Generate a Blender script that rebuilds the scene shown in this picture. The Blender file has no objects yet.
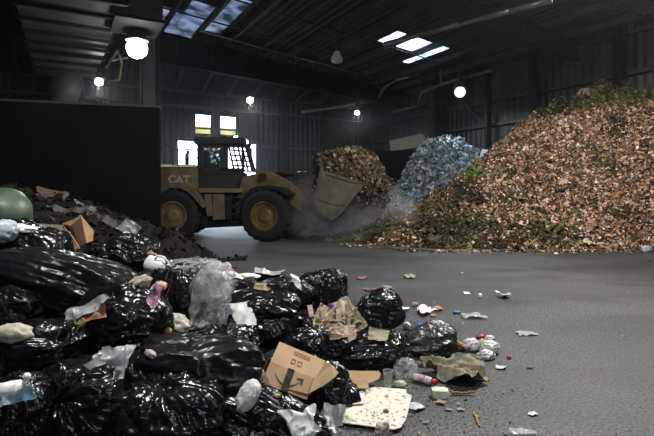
import bpy, bmesh, math, random
import numpy as np
from mathutils import Vector, Matrix

random.seed(7)
RNG = np.random.default_rng(11)
scene = bpy.context.scene
COL = scene.collection
FPX, HY, CH = 480.0, 190.0, 1.65          # focal length in px, horizon row, camera height


def P(px, py, Y):
    return Vector(((px - 327.0) / FPX * Y, Y, CH - (py - HY) / FPX * Y))


def F(px, py, z=0.0):
    Y = FPX * (CH - z) / (py - HY)
    return Vector(((px - 327.0) / FPX * Y, Y, z))


# ------------------------------------------------------------------ noise
def _hash(ix, iy, iz, seed):
    h = (ix.astype(np.int64) * 374761393 + iy.astype(np.int64) * 668265263 + iz.astype(np.int64) * 2147483647 + seed * 974634777) & 0xFFFFFFFF
    h = ((h ^ (h >> 13)) * 1274126177) & 0xFFFFFFFF
    h = (h ^ (h >> 16)) & 0xFFFFFFFF
    h = (h * 2246822519) & 0xFFFFFFFF
    h = h ^ (h >> 15)
    return (h & 0xFFFFFF) / float(0xFFFFFF) * 2 - 1


def vn(p, seed=0):
    p = np.asarray(p, float)
    i = np.floor(p).astype(np.int64)
    f = p - i
    f = f * f * f * (f * (f * 6 - 15) + 10)
    out = 0
    for dx in (0, 1):
        wx = f[:, 0] if dx else 1 - f[:, 0]
        for dy in (0, 1):
            wy = f[:, 1] if dy else 1 - f[:, 1]
            for dz in (0, 1):
                wz = f[:, 2] if dz else 1 - f[:, 2]
                out = out + wx * wy * wz * _hash(i[:, 0] + dx, i[:, 1] + dy, i[:, 2] + dz, seed)
    return out


def ridge(p, seed=0):
    return 1 - 2.2 * np.abs(vn(p, seed))


def fbm(p, seed=0, o=3):
    s, a = 0, 1.0
    for k in range(o):
        s = s + a * vn(np.asarray(p) * 2 ** k, seed + k)
        a *= .5
    return s


# ------------------------------------------------------------------ materials
MATS = {}


def new_mat(name):
    m = bpy.data.materials.new(name)
    m.use_nodes = True
    nt = m.node_tree
    return m, nt, nt.nodes['Principled BSDF']


def mat(name, col, rough=.6, metal=0, spec=.5, var=.25, vscale=8, bump=.0, bscale=40, col2=None, coat=0):
    if name in MATS:
        return MATS[name]
    m, nt, b = new_mat(name)
    N, L = nt.nodes, nt.links
    tc = N.new('ShaderNodeTexCoord')
    n = N.new('ShaderNodeTexNoise')
    n.inputs['Scale'].default_value = vscale
    n.inputs['Detail'].default_value = 5
    L.new(tc.outputs['Object'], n.inputs['Vector'])
    r = N.new('ShaderNodeValToRGB')
    c2 = col2 or tuple(c * (1 - var) for c in col)
    r.color_ramp.elements[0].position = .35
    r.color_ramp.elements[1].position = .65
    r.color_ramp.elements[0].color = (*c2, 1)
    r.color_ramp.elements[1].color = (*col, 1)
    L.new(n.outputs['Fac'], r.inputs['Fac'])
    L.new(r.outputs['Color'], b.inputs['Base Color'])
    b.inputs['Roughness'].default_value = rough
    b.inputs['Metallic'].default_value = metal
    b.inputs['Specular IOR Level'].default_value = spec
    b.inputs['Coat Weight'].default_value = coat
    if bump:
        n2 = N.new('ShaderNodeTexNoise')
        n2.inputs['Scale'].default_value = bscale
        n2.inputs['Detail'].default_value = 4
        L.new(tc.outputs['Object'], n2.inputs['Vector'])
        bp = N.new('ShaderNodeBump')
        bp.inputs['Strength'].default_value = bump
        bp.inputs['Distance'].default_value = .02
        L.new(n2.outputs['Fac'], bp.inputs['Height'])
        L.new(bp.outputs['Normal'], b.inputs['Normal'])
    MATS[name] = m
    return m


def emis(name, col, strength):
    if name in MATS:
        return MATS[name]
    m, nt, b = new_mat(name)
    b.inputs['Base Color'].default_value = (*col, 1)
    b.inputs['Emission Color'].default_value = (*col, 1)
    b.inputs['Emission Strength'].default_value = strength
    MATS[name] = m
    return m


def plastic_mat(name, col, rough=.26, bumps=.55, spec=.5):
    m, nt, b = new_mat(name)
    N, L = nt.nodes, nt.links
    tc = N.new('ShaderNodeTexCoord')
    w = N.new('ShaderNodeTexNoise')
    w.inputs['Scale'].default_value = 3.5
    w.inputs['Detail'].default_value = 2
    L.new(tc.outputs['Object'], w.inputs['Vector'])
    mx = N.new('ShaderNodeMixRGB')
    mx.blend_type = 'ADD'
    mx.inputs['Fac'].default_value = .35
    L.new(tc.outputs['Object'], mx.inputs['Color1'])
    L.new(w.outputs['Color'], mx.inputs['Color2'])
    v = N.new('ShaderNodeTexVoronoi')
    v.feature = 'F1'
    v.inputs['Scale'].default_value = 11
    L.new(mx.outputs['Color'], v.inputs['Vector'])
    mp = N.new('ShaderNodeMapping')
    mp.inputs['Rotation'].default_value = (.4, .7, .9)
    mp.inputs['Scale'].default_value = (1, 1, .22)
    L.new(mx.outputs['Color'], mp.inputs['Vector'])
    n = N.new('ShaderNodeTexNoise')
    n.noise_type = 'RIDGED_MULTIFRACTAL'
    n.inputs['Scale'].default_value = 16
    n.inputs['Detail'].default_value = 3
    L.new(mp.outputs['Vector'], n.inputs['Vector'])
    ad = N.new('ShaderNodeMath')
    ad.operation = 'MULTIPLY_ADD'
    L.new(v.outputs['Distance'], ad.inputs[0])
    ad.inputs[1].default_value = 1.3
    L.new(n.outputs['Fac'], ad.inputs[2])
    bp = N.new('ShaderNodeBump')
    bp.inputs['Strength'].default_value = bumps
    bp.inputs['Distance'].default_value = .012
    L.new(ad.outputs[0], bp.inputs['Height'])
    L.new(bp.outputs['Normal'], b.inputs['Normal'])
    b.inputs['Base Color'].default_value = (*col, 1)
    b.inputs['Roughness'].default_value = rough
    b.inputs['Specular IOR Level'].default_value = spec
    MATS[name] = m
    return m


BLACK = plastic_mat('black bag plastic', (.007, .007, .008), .22, .38, .45)
BLACK2 = plastic_mat('dull black bag plastic', (.008, .008, .010), .30, .3, .38)
GREYBAG = plastic_mat('dusty dark bag plastic', (.022, .023, .025), .36, .5, .4)


def clear_mat(name, col, alpha=.35, rough=.2):
    m, nt, b = new_mat(name)
    N, L = nt.nodes, nt.links
    b.inputs['Base Color'].default_value = (*col, 1)
    b.inputs['Roughness'].default_value = rough
    tr = N.new('ShaderNodeBsdfTransparent')
    mx = N.new('ShaderNodeMixShader')
    n = N.new('ShaderNodeTexNoise')
    n.inputs['Scale'].default_value = 9
    tc = N.new('ShaderNodeTexCoord')
    L.new(tc.outputs['Object'], n.inputs['Vector'])
    mr = N.new('ShaderNodeMapRange')
    mr.inputs['From Min'].default_value = .35
    mr.inputs['From Max'].default_value = .65
    mr.inputs['To Min'].default_value = alpha * .6
    mr.inputs['To Max'].default_value = alpha * 1.5
    L.new(n.outputs['Fac'], mr.inputs['Value'])
    L.new(mr.outputs['Result'], mx.inputs['Fac'])
    L.new(tr.outputs[0], mx.inputs[1])
    L.new(b.outputs[0], mx.inputs[2])
    L.new(mx.outputs[0], nt.nodes['Material Output'].inputs['Surface'])
    n2 = N.new('ShaderNodeTexNoise')
    n2.noise_type = 'RIDGED_MULTIFRACTAL'
    n2.inputs['Scale'].default_value = 14
    L.new(tc.outputs['Object'], n2.inputs['Vector'])
    bp = N.new('ShaderNodeBump')
    bp.inputs['Strength'].default_value = .5
    bp.inputs['Distance'].default_value = .01
    L.new(n2.outputs['Fac'], bp.inputs['Height'])
    L.new(bp.outputs['Normal'], b.inputs['Normal'])
    MATS[name] = m
    return m


CLEAR = clear_mat('cloudy clear plastic', (.62, .64, .67), .2, .13)
CLEAR2 = clear_mat('thin clear plastic', (.6, .62, .62), .28, .15)
GLASS = clear_mat('tinted cab glass', (.02, .03, .035), .62, .08)


def attr_mat(name, rough=.7, spec=.3, gain=1.0):
    m, nt, b = new_mat(name)
    N, L = nt.nodes, nt.links
    a = N.new('ShaderNodeAttribute')
    a.attribute_name = 'Col'
    L.new(a.outputs['Color'], b.inputs['Base Color'])
    b.inputs['Roughness'].default_value = rough
    b.inputs['Specular IOR Level'].default_value = spec
    MATS[name] = m
    return m


CARD = mat('brown cardboard', (.34, .215, .115), .8, var=.18, vscale=6)
CARDIN = mat('inner cardboard', (.25, .155, .085), .85, var=.15)
WHITE = mat('white plastic', (.78, .78, .76), .4, var=.12)
PAPER = mat('white paper', (.8, .8, .78), .8, var=.15, vscale=12)
CREAM = mat('stained cream rag', (.5, .46, .36), .85, var=.35, vscale=14)
YEL = mat('ochre machine paint', (.10, .07, .026), .5, var=.45, vscale=3, bump=.1)
YELD = mat('dirty ochre machine paint', (.085, .062, .03), .65, var=.5, vscale=4, bump=.1)
DARKM = mat('dark machine steel', (.010, .010, .012), .5, spec=.25, var=.3)
RUB = mat('tyre rubber', (.010, .010, .010), .85, spec=.2, var=.3, bump=.4, bscale=25)
STEEL = mat('dusty structural steel', (.045, .045, .047), .7, spec=.25, var=.35, vscale=2)
DSTEEL = mat('dark structural steel', (.014, .0145, .016), .8, spec=.12, var=.35, vscale=2)
BKT = mat('worn grey bucket steel', (.10, .092, .072), .55, metal=.3, var=.4, vscale=3, bump=.15)


# ------------------------------------------------------------------ objects
def link(o, parent=None):
    COL.objects.link(o)
    if parent is not None:
        o.parent = parent
    return o


def mesh_obj(name, verts, faces, m, parent=None, smooth=False, loc=None):
    me = bpy.data.meshes.new(name)
    me.from_pydata([tuple(v) for v in verts], [], [tuple(int(i) for i in f) for f in faces])
    me.update()
    if smooth:
        me.polygons.foreach_set('use_smooth', [True] * len(me.polygons))
    me.materials.append(m)
    o = bpy.data.objects.new(name, me)
    if loc is not None:
        o.location = loc
    return link(o, parent)


def bm_obj(name, bm, m, parent=None, smooth=False, loc=None):
    me = bpy.data.meshes.new(name)
    bmesh.ops.recalc_face_normals(bm, faces=bm.faces)
    bm.to_mesh(me)
    bm.free()
    if smooth:
        me.polygons.foreach_set('use_smooth', [True] * len(me.polygons))
    me.materials.append(m)
    o = bpy.data.objects.new(name, me)
    if loc is not None:
        o.location = loc
    return link(o, parent)


def tag(o, label=None, cat=None, group=None, kind=None):
    if label:
        assert 4 <= len(label.split()) <= 16, label
        o['label'] = label
    if cat:
        o['category'] = cat
    if group:
        o['group'] = group
    if kind:
        o['kind'] = kind
    return o


def empty(name, loc=(0, 0, 0), rz=0):
    o = bpy.data.objects.new(name, None)
    o.empty_display_size = .1
    o.location = loc
    o.rotation_euler = (0, 0, rz)
    return link(o)


def bmbox(bm, c, s, R=None):
    R = R or Matrix.Identity(3)
    vs = []
    for z in (-1, 1):
        for y in (-1, 1):
            for x in (-1, 1):
                vs.append(bm.verts.new(Vector(c) + R @ Vector((x * s[0] / 2, y * s[1] / 2, z * s[2] / 2))))
    for f in ((0, 1, 3, 2), (4, 6, 7, 5), (0, 4, 5, 1), (2, 3, 7, 6), (0, 2, 6, 4), (1, 5, 7, 3)):
        bm.faces.new([vs[i] for i in f])


def bmtube(bm, a, b, r, seg=10, r2=None, caps=True):
    a, b = Vector(a), Vector(b)
    d = (b - a).normalized()
    u = d.orthogonal().normalized()
    w = d.cross(u)
    r2 = r if r2 is None else r2
    A, B = [], []
    for k in range(seg):
        t = 2 * math.pi * k / seg
        o = u * math.cos(t) + w * math.sin(t)
        A.append(bm.verts.new(a + o * r))
        B.append(bm.verts.new(b + o * r2))
    for k in range(seg):
        bm.faces.new((A[k], A[(k + 1) % seg], B[(k + 1) % seg], B[k]))
    if caps:
        bm.faces.new(A[::-1])
        bm.faces.new(B)


def bmpath(bm, pts, r, seg=8):
    for a, b in zip(pts[:-1], pts[1:]):
        bmtube(bm, a, b, r, seg)


def beam(bm, a, b, w, h):
    """box running from a to b; w across, h in height"""
    a, b = Vector(a), Vector(b)
    d = (b - a).normalized()
    side = d.cross(Vector((0, 0, 1)))
    side = side.normalized() if side.length > 1e-4 else Vector((1, 0, 0))
    up = side.cross(d)
    vs = []
    for p in (a, b):
        for s, t in ((-1, -1), (1, -1), (1, 1), (-1, 1)):
            vs.append(bm.verts.new(p + side * s * w / 2 + up * t * h / 2))
    for f in ((0, 3, 2, 1), (4, 5, 6, 7), (0, 1, 5, 4), (1, 2, 6, 5), (2, 3, 7, 6), (3, 0, 4, 7)):
        bm.faces.new([vs[i] for i in f])


def ibeam(bm, a, b, w, h, t=.04, h2=None):
    """I section between a and b, optionally tapering in height to h2 (top flange stays straight)"""
    a, b = Vector(a), Vector(b)
    d = (b - a).normalized()
    side = d.cross(Vector((0, 0, 1))).normalized()
    up = side.cross(d)
    h2 = h2 or h
    prof = lambda H: [(-w / 2, 0), (w / 2, 0), (w / 2, -t), (t / 2, -t), (t / 2, -H + t), (w / 2, -H + t), (w / 2, -H), (-w / 2, -H), (-w / 2, -H + t), (-t / 2, -H + t), (-t / 2, -t), (-w / 2, -t)]
    A = [bm.verts.new(a + side * x + up * z) for x, z in prof(h)]
    B = [bm.verts.new(b + side * x + up * z) for x, z in prof(h2)]
    n = len(A)
    for k in range(n):
        bm.faces.new((A[k], A[(k + 1) % n], B[(k + 1) % n], B[k]))
    for Q in (A, B):
        bm.faces.new((Q[0], Q[1], Q[2], Q[3], Q[10], Q[11]))
        bm.faces.new((Q[3], Q[4], Q[9], Q[10]))
        bm.faces.new((Q[4], Q[5], Q[6], Q[7], Q[8], Q[9]))


def extrude_poly(bm, pts, off):
    """prism of the polygon pts (world/local 3D) extruded by vector off"""
    A = [bm.verts.new(Vector(p)) for p in pts]
    B = [bm.verts.new(Vector(p) + Vector(off)) for p in pts]
    n = len(A)
    bm.faces.new(A)
    bm.faces.new(B[::-1])
    for k in range(n):
        bm.faces.new((A[k], B[k], B[(k + 1) % n], A[(k + 1) % n]))


def panel(name, pts, t, m, parent=None):
    """thin board through four or more corner points"""
    bm = bmesh.new()
    p = [Vector(q) for q in pts]
    n = (p[1] - p[0]).cross(p[2] - p[0]).normalized() * t
    if n.y < 0:
        n = -n
    extrude_poly(bm, p, n)
    return bm_obj(name, bm, m, parent)


_ICO = {}


def ico(sub):
    if sub not in _ICO:
        bm = bmesh.new()
        bmesh.ops.create_icosphere(bm, subdivisions=sub, radius=1)
        bm.verts.ensure_lookup_table()
        V = np.array([v.co[:] for v in bm.verts])
        Fc = np.array([[v.index for v in f.verts] for f in bm.faces])
        bm.free()
        _ICO[sub] = (V / np.linalg.norm(V, axis=1, keepdims=True), Fc)
    return _ICO[sub]


def np_mesh(name, V, Fc, m, parent=None, smooth=True, loc=None, cols=None):
    me = bpy.data.meshes.new(name)
    k = Fc.shape[1]
    me.vertices.add(len(V))
    me.vertices.foreach_set('co', V.astype(np.float32).ravel())
    me.loops.add(Fc.size)
    me.loops.foreach_set('vertex_index', Fc.astype(np.int32).ravel())
    me.polygons.add(len(Fc))
    me.polygons.foreach_set('loop_start', np.arange(0, Fc.size, k, dtype=np.int32))
    me.polygons.foreach_set('loop_total', np.full(len(Fc), k, dtype=np.int32))
    me.update(calc_edges=True)
    me.validate()
    if smooth:
        me.polygons.foreach_set('use_smooth', [True] * len(me.polygons))
    if cols is not None:
        a = me.color_attributes.new('Col', 'FLOAT_COLOR', 'POINT')
        a.data.foreach_set('color', np.concatenate([cols, np.ones((len(cols), 1))], 1).astype(np.float32).ravel())
    me.materials.append(m)
    o = bpy.data.objects.new(name, me)
    if loc is not None:
        o.location = loc
    return link(o, parent)


def rotm(roll, yaw=0, pitch=0):
    return np.array(Matrix.Rotation(yaw, 3, 'Z') @ Matrix.Rotation(roll, 3, 'Y') @ Matrix.Rotation(pitch, 3, 'X'))


# ------------------------------------------------------------------ the bag
def bag(px, py, Y, wpx, hpx, roll=0, knot=(0, 0, 1), seed=1, m=None, label='', depth=.85, fold=1.0, tied=False, name='garbage_bag', group='black bags of the trash heap', cat='garbage bag', lump=1.0, thin=False):
    k = Y / FPX
    a, c = wpx * k / 2, hpx * k / 2
    b = depth * (a + c) / 2
    d, Fc = ico(6 if wpx > 45 else 5)
    kn = np.array(Vector(knot).normalized())
    ct = np.clip(d @ kn, -1, 1)
    th = np.arccos(ct)
    e1 = np.array(Vector(kn).orthogonal().normalized())
    e2 = np.cross(kn, e1)
    ph = np.arctan2(d @ e2, d @ e1)
    pw = 2.5
    r = (np.abs(d) ** pw).sum(1) ** (-1 / pw)
    r = r * (1 + lump * (.17 * vn(d * 1.2 + seed * 3.7, seed) + .08 * ridge(d * 2.2 + seed, seed + 5)))
    wob = vn(d * 2.0 + 9, seed + 3)
    q = np.stack([np.cos(ph) * 3.2 + wob * .6, np.sin(ph) * 3.2 + wob * .4, th * .9], 1)
    q2 = np.stack([np.cos(ph) * 7 + wob, np.sin(ph) * 7, th * 1.6], 1)
    wt = .35 + .65 * np.exp(-(th / 1.1) ** 2)
    edge = np.clip(th / .25, 0, 1)
    r += fold * edge * wt * (.075 * ridge(q, seed + 11) + .035 * ridge(q2, seed + 12))
    w3 = d * 4.2 + .5 * np.stack([vn(d * 3, 31), vn(d * 3, 32), vn(d * 3, 33)], 1)
    q3 = np.stack([np.cos(ph) * 13 + wob * 3, np.sin(ph) * 13 + wob * 3, th * 3.2], 1)
    w4 = w3 + .35 * np.stack([vn(w3 * 1.1, 35), vn(w3 * 1.1, 36), vn(w3 * 1.1, 37)], 1)
    cm = np.clip(.5 + 1.3 * vn(d * 1.7 + 3, seed + 50), .12, 1.1)
    r += fold * cm * (.030 * ridge(w4, seed + 21) + .020 * ridge(w4 * 2.1, seed + 22) + .009 * ridge(w4 * 4.3, seed + 23)) + fold * .016 * edge * ridge(q3, seed + 25)
    r -= .16 * np.exp(-(th / .42) ** 2)
    V = d * r[:, None] * np.array([a, b, c])
    lo = -.62 * c
    V[:, 2] = np.where(V[:, 2] < lo, lo + (V[:, 2] - lo) * .35, V[:, 2])
    V = V @ rotm(-roll).T
    cpos = P(px, py, Y)
    o = np_mesh(name, V, Fc, m or BLACK, smooth=True, loc=cpos)
    tag(o, label, cat, group)
    if tied:
        kd = (np.array([a, b, c]) * kn) @ rotm(-roll).T
        kl = np.linalg.norm(kd)
        kdir = Vector(kd / kl)
        bm = bmesh.new()
        n, rings = 40, 9
        u = kdir.orthogonal().normalized()
        w = kdir.cross(u)
        R = []
        L = .3 * min(a, c) + .03
        rad = [.05, .03, .02, .022, .035, .05, .062, .07, .075]
        for i in range(rings):
            t = i / (rings - 1)
            cc = kdir * (kl * .8 + L * t) + Vector((0, 0, -.03 * t * t))
            ring = []
            for j in range(n):
                an = 2 * math.pi * j / n
                rr = rad[i] * (1 + (.15 + .5 * t) * math.sin(an * 6 + seed) + .25 * math.sin(an * 11 + 2 * seed))
                rr *= (1 if math.cos(an) > 0 else .75)
                ring.append(bm.verts.new(cc + (u * math.cos(an) * rr + w * math.sin(an) * rr * .7) + kdir * (.012 * math.sin(an * 5 + seed) * t)))
            R.append(ring)
        for i in range(rings - 1):
            for j in range(n):
                bm.faces.new((R[i][j], R[i][(j + 1) % n], R[i + 1][(j + 1) % n], R[i + 1][j]))
        bm_obj('tied_neck', bm, m or BLACK, o, True)
    return o


# ------------------------------------------------------------------ crumpled things
SNAP = False


def wad(name, px, py, Y, wpx, hpx, m, label, cat, seed=1, depth=.8, amp=.3, freq=2.2, roll=0, group=None, sub=4, loc=None, size=None, parent=None):
    if SNAP and loc is None:
        Y = surfY(px, py, Y)
        Y -= .3 * depth * (wpx + hpx) / 4 * Y / FPX
    k = Y / FPX if loc is None else 0
    a, c = (wpx * k / 2, hpx * k / 2) if size is None else (size[0] / 2, size[2] / 2)
    b = depth * (a + c) / 2 if size is None else size[1] / 2
    d, Fc = ico(sub)
    r = 1 + amp * (.6 * ridge(d * freq + seed, seed) + .5 * vn(d * freq * .7, seed + 2) + .3 * ridge(d * freq * 2.4, seed + 1))
    V = d * r[:, None] * np.array([a, b, c]) * .9
    V = V @ rotm(-roll).T
    o = np_mesh(name, V, Fc, m, parent, smooth=False, loc=P(px, py, Y) if loc is None else loc)
    if label:
        tag(o, label, cat, group)
    return o


def sheet(name, loc, w, h, m, label=None, cat=None, seed=1, amp=.03, freq=6, rot=(0, 0, 0), thick=.003, ragged=.25, n=26, group=None, parent=None, curl=0, smooth=False):
    """crumpled flat piece lying in its local XY plane, ragged outline, real thickness"""
    g = np.linspace(-1, 1, n)
    X, Yg = np.meshgrid(g, g)
    X, Yg = X.ravel(), Yg.ravel()
    ang = np.arctan2(Yg, X)
    q = np.stack([np.cos(ang) * 1.1, np.sin(ang) * 1.1, np.full_like(ang, seed * 1.7)], 1)
    s = 1 + ragged * .9 * vn(q, seed) + ragged * .3 * vn(q * 2.3, seed + 1) + ragged * .12 * vn(q * 7, seed + 6)
    rad = np.maximum(np.abs(X), np.abs(Yg))
    s = 1 + (s - 1) * rad
    X, Yg = X * s * w / 2, Yg * s * h / 2
    pz = np.stack([X, Yg, np.full_like(X, seed * 3.1)], 1)
    wp = pz * freq + .6 * np.stack([vn(pz * freq * .6, 41), vn(pz * freq * .6, 42), 0 * X], 1)
    Z = amp * (ridge(wp, seed + 2) + .6 * vn(wp * .5, seed + 3) + .35 * ridge(wp * 2.2, seed + 4)) + curl * (X / w * 2) ** 2
    Z = Z - Z.min() + .002
    V = np.stack([X, Yg, Z], 1)
    Vb = V.copy()
    Vb[:, 2] += thick
    N = n * n
    idx = np.arange(N).reshape(n, n)
    q = np.stack([idx[:-1, :-1], idx[:-1, 1:], idx[1:, 1:], idx[1:, :-1]], -1).reshape(-1, 4)
    border = list(idx[0, :]) + list(idx[1:, -1]) + list(idx[-1, :-1][::-1]) + list(idx[1:-1, 0][::-1])
    e = [[border[i], border[i - 1], border[i - 1] + N, border[i] + N] for i in range(len(border))]
    Fc = np.concatenate([q[:, ::-1], q + N, np.array(e)])
    V = np.concatenate([V, Vb])
    o = np_mesh(name, V, Fc, m, parent, smooth=smooth, loc=loc)
    o.rotation_euler = rot
    if label:
        tag(o, label, cat, group)
    return o


def flakes(pts, nrm, size, cols, tilt, rng, aspect=1.6, lift=.0):
    """numpy quads: bent flakes lying loosely on a surface"""
    n = len(pts)
    nv = nrm + rng.normal(0, tilt, (n, 3))
    nv /= np.linalg.norm(nv, axis=1, keepdims=True)
    t = rng.normal(0, 1, (n, 3))
    t -= nv * (t * nv).sum(1, keepdims=True)
    t /= np.linalg.norm(t, axis=1, keepdims=True)
    b = np.cross(nv, t)
    s = size[:, None]
    asp = rng.uniform(1, aspect, (n, 1))
    c = pts + nrm * (lift * rng.random((n, 1)))
    bend = nv * s * rng.uniform(-.35, .35, (n, 1))
    v0 = c - t * s * asp * .5 - b * s * .35
    v1 = c + t * s * asp * .25 - b * s * .5 + bend
    v2 = c + t * s * asp * .55 + b * s * .3
    v3 = c - t * s * asp * .2 + b * s * .5 + bend
    V = np.stack([v0, v1, v2, v3], 1).reshape(-1, 3)
    Fc = np.arange(n * 4).reshape(-1, 4)
    return V, Fc, np.repeat(cols, 4, axis=0)


def idw(ctrl, X, Yv, p=3.0, eps=.05):
    C = np.array(ctrl, float)
    num = np.zeros_like(X)
    den = np.zeros_like(X)
    for x, y, z in C:
        w = 1 / ((X - x) ** 2 + (Yv - y) ** 2 + eps) ** (p / 2)
        num += w * z
        den += w
    return num / den


def grid_mesh(x0, x1, y0, y1, nx, ny):
    gx = np.linspace(x0, x1, nx)
    gy = np.linspace(y0, y1, ny)
    X, Yv = np.meshgrid(gx, gy)
    idx = np.arange(nx * ny).reshape(ny, nx)
    q = np.stack([idx[:-1, :-1], idx[:-1, 1:], idx[1:, 1:], idx[1:, :-1]], -1).reshape(-1, 4)
    return X.ravel(), Yv.ravel(), q


def surf_sample(V, Fc, n, rng, weight=None):
    A, B, C_ = V[Fc[:, 0]], V[Fc[:, 1]], V[Fc[:, 2]]
    nr = np.cross(B - A, C_ - A)
    ar = np.linalg.norm(nr, axis=1)
    w = ar if weight is None else ar * weight(A)
    k = rng.choice(len(Fc), n, p=w / w.sum())
    D = V[Fc[:, -1]]
    r1, r2 = rng.random((n, 1)), rng.random((n, 1))
    p = A[k] * (1 - r1) * (1 - r2) + B[k] * r1 * (1 - r2) + C_[k] * r1 * r2 + D[k] * (1 - r1) * r2
    nn = nr[k] / (ar[k][:, None] + 1e-9)
    nn[nn[:, 2] < 0] *= -1
    return p, nn


# ================================================================== CAMERA
cam_d = bpy.data.cameras.new('camera')
cam = bpy.data.objects.new('camera', cam_d)
COL.objects.link(cam)
cam.location = (0, 0, CH)
cam.rotation_euler = (math.pi / 2, 0, 0)
cam_d.sensor_width = 36
cam_d.lens = FPX / 654 * 36
cam_d.shift_y = (HY - 218) / 654
cam_d.clip_start = .05
cam_d.clip_end = 300
scene.camera = cam

# ================================================================== HALL
TH = math.radians(29)
U = Vector((math.cos(TH), math.sin(TH), 0))
Vv = Vector((-math.sin(TH), math.cos(TH), 0))
CN = Vector((2.7, 33.6, 0))                       # far corner of the hall


def W(u, v, z=0):
    return CN + U * u + Vv * v + Vector((0, 0, z))


UL, VF = -40.0, -46.0
RIDGE_U = -22.0


def roof_main(u, v):
    z = 7.8 - .105 * max(u, RIDGE_U)
    if u < RIDGE_U:
        z -= .105 * (RIDGE_U - u)
    return z + .03 * max(0, -v - 10) * (1 if u > -3 else 0)


def roof_z(u, v):
    z = 7.85 - .105 * max(u, RIDGE_U) - (.105 * (RIDGE_U - u) if u < RIDGE_U else 0)
    if v > -4.5:
        t = (v + 4.5) / 4.5
        z = z * (1 - t) + 7.45 * t
    return z


def struct(o):
    o['kind'] = 'structure'
    return o


# floor material
def floor_material():
    m, nt, b = new_mat('worn dark asphalt floor')
    N, L = nt.nodes, nt.links
    tc = N.new('ShaderNodeTexCoord')

    def noise(sc, det=4, typ=None):
        n = N.new('ShaderNodeTexNoise')
        n.inputs['Scale'].default_value = sc
        n.inputs['Detail'].default_value = det
        L.new(tc.outputs['Object'], n.inputs['Vector'])
        return n
    big = noise(.35, 6)
    r = N.new('ShaderNodeValToRGB')
    r.color_ramp.elements[0].position = .35
    r.color_ramp.elements[1].position = .7
    r.color_ramp.elements[0].color = (.019, .0195, .021, 1)
    r.color_ramp.elements[1].color = (.036, .0365, .039, 1)
    L.new(big.outputs['Fac'], r.inputs['Fac'])
    # faint sweeping tyre streaks
    mp = N.new('ShaderNodeMapping')
    mp.inputs['Rotation'].default_value = (0, 0, math.radians(-28))
    mp.inputs['Scale'].default_value = (.35, .9, 1)
    L.new(tc.outputs['Object'], mp.inputs['Vector'])
    st = N.new('ShaderNodeTexNoise')
    st.inputs['Scale'].default_value = 1.2
    st.inputs['Detail'].default_value = 5
    L.new(mp.outputs['Vector'], st.inputs['Vector'])
    sr = N.new('ShaderNodeValToRGB')
    sr.color_ramp.elements[0].position = .42
    sr.color_ramp.elements[1].position = .56
    sr.color_ramp.elements[0].color = (.72, .72, .72, 1)
    sr.color_ramp.elements[1].color = (1.1, 1.1, 1.1, 1)
    L.new(st.outputs['Fac'], sr.inputs['Fac'])
    mu = N.new('ShaderNodeMixRGB')
    mu.blend_type = 'MULTIPLY'
    mu.inputs['Fac'].default_value = 1
    L.new(r.outputs['Color'], mu.inputs['Color1'])
    L.new(sr.outputs['Color'], mu.inputs['Color2'])
    # aggregate speckle
    sp = N.new('ShaderNodeTexNoise')
    sp.inputs['Scale'].default_value = 40
    sp.inputs['Detail'].default_value = 5
    L.new(tc.outputs['Object'], sp.inputs['Vector'])
    rr = N.new('ShaderNodeValToRGB')
    rr.color_ramp.elements[0].position = .38
    rr.color_ramp.elements[1].position = .72
    rr.color_ramp.elements[0].color = (.35, .35, .35, 1)
    rr.color_ramp.elements[1].color = (4.2, 4.1, 4.0, 1)
    L.new(sp.outputs['Fac'], rr.inputs['Fac'])
    m2 = N.new('ShaderNodeMixRGB')
    m2.blend_type = 'MULTIPLY'
    m2.inputs['Fac'].default_value = 1
    L.new(mu.outputs['Color'], m2.inputs['Color1'])
    L.new(rr.outputs['Color'], m2.inputs['Color2'])
    L.new(m2.outputs['Color'], b.inputs['Base Color'])
    ro = N.new('ShaderNodeMapRange')
    ro.inputs['To Min'].default_value = .35
    ro.inputs['To Max'].default_value = .8
    L.new(big.outputs['Fac'], ro.inputs['Value'])
    L.new(ro.outputs['Result'], b.inputs['Roughness'])
    b.inputs['Specular IOR Level'].default_value = .4
    bp = N.new('ShaderNodeBump')
    bp.inputs['Strength'].default_value = .6
    bp.inputs['Distance'].default_value = .01
    L.new(sp.outputs['Fac'], bp.inputs['Height'])
    L.new(bp.outputs['Normal'], b.inputs['Normal'])
    return m


bm = bmesh.new()
extrude_poly(bm, [W(UL, VF), W(0, VF), W(0, 0), W(UL, 0)], (0, 0, -.3))
struct(bm_obj('floor', bm, floor_material()))

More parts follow.
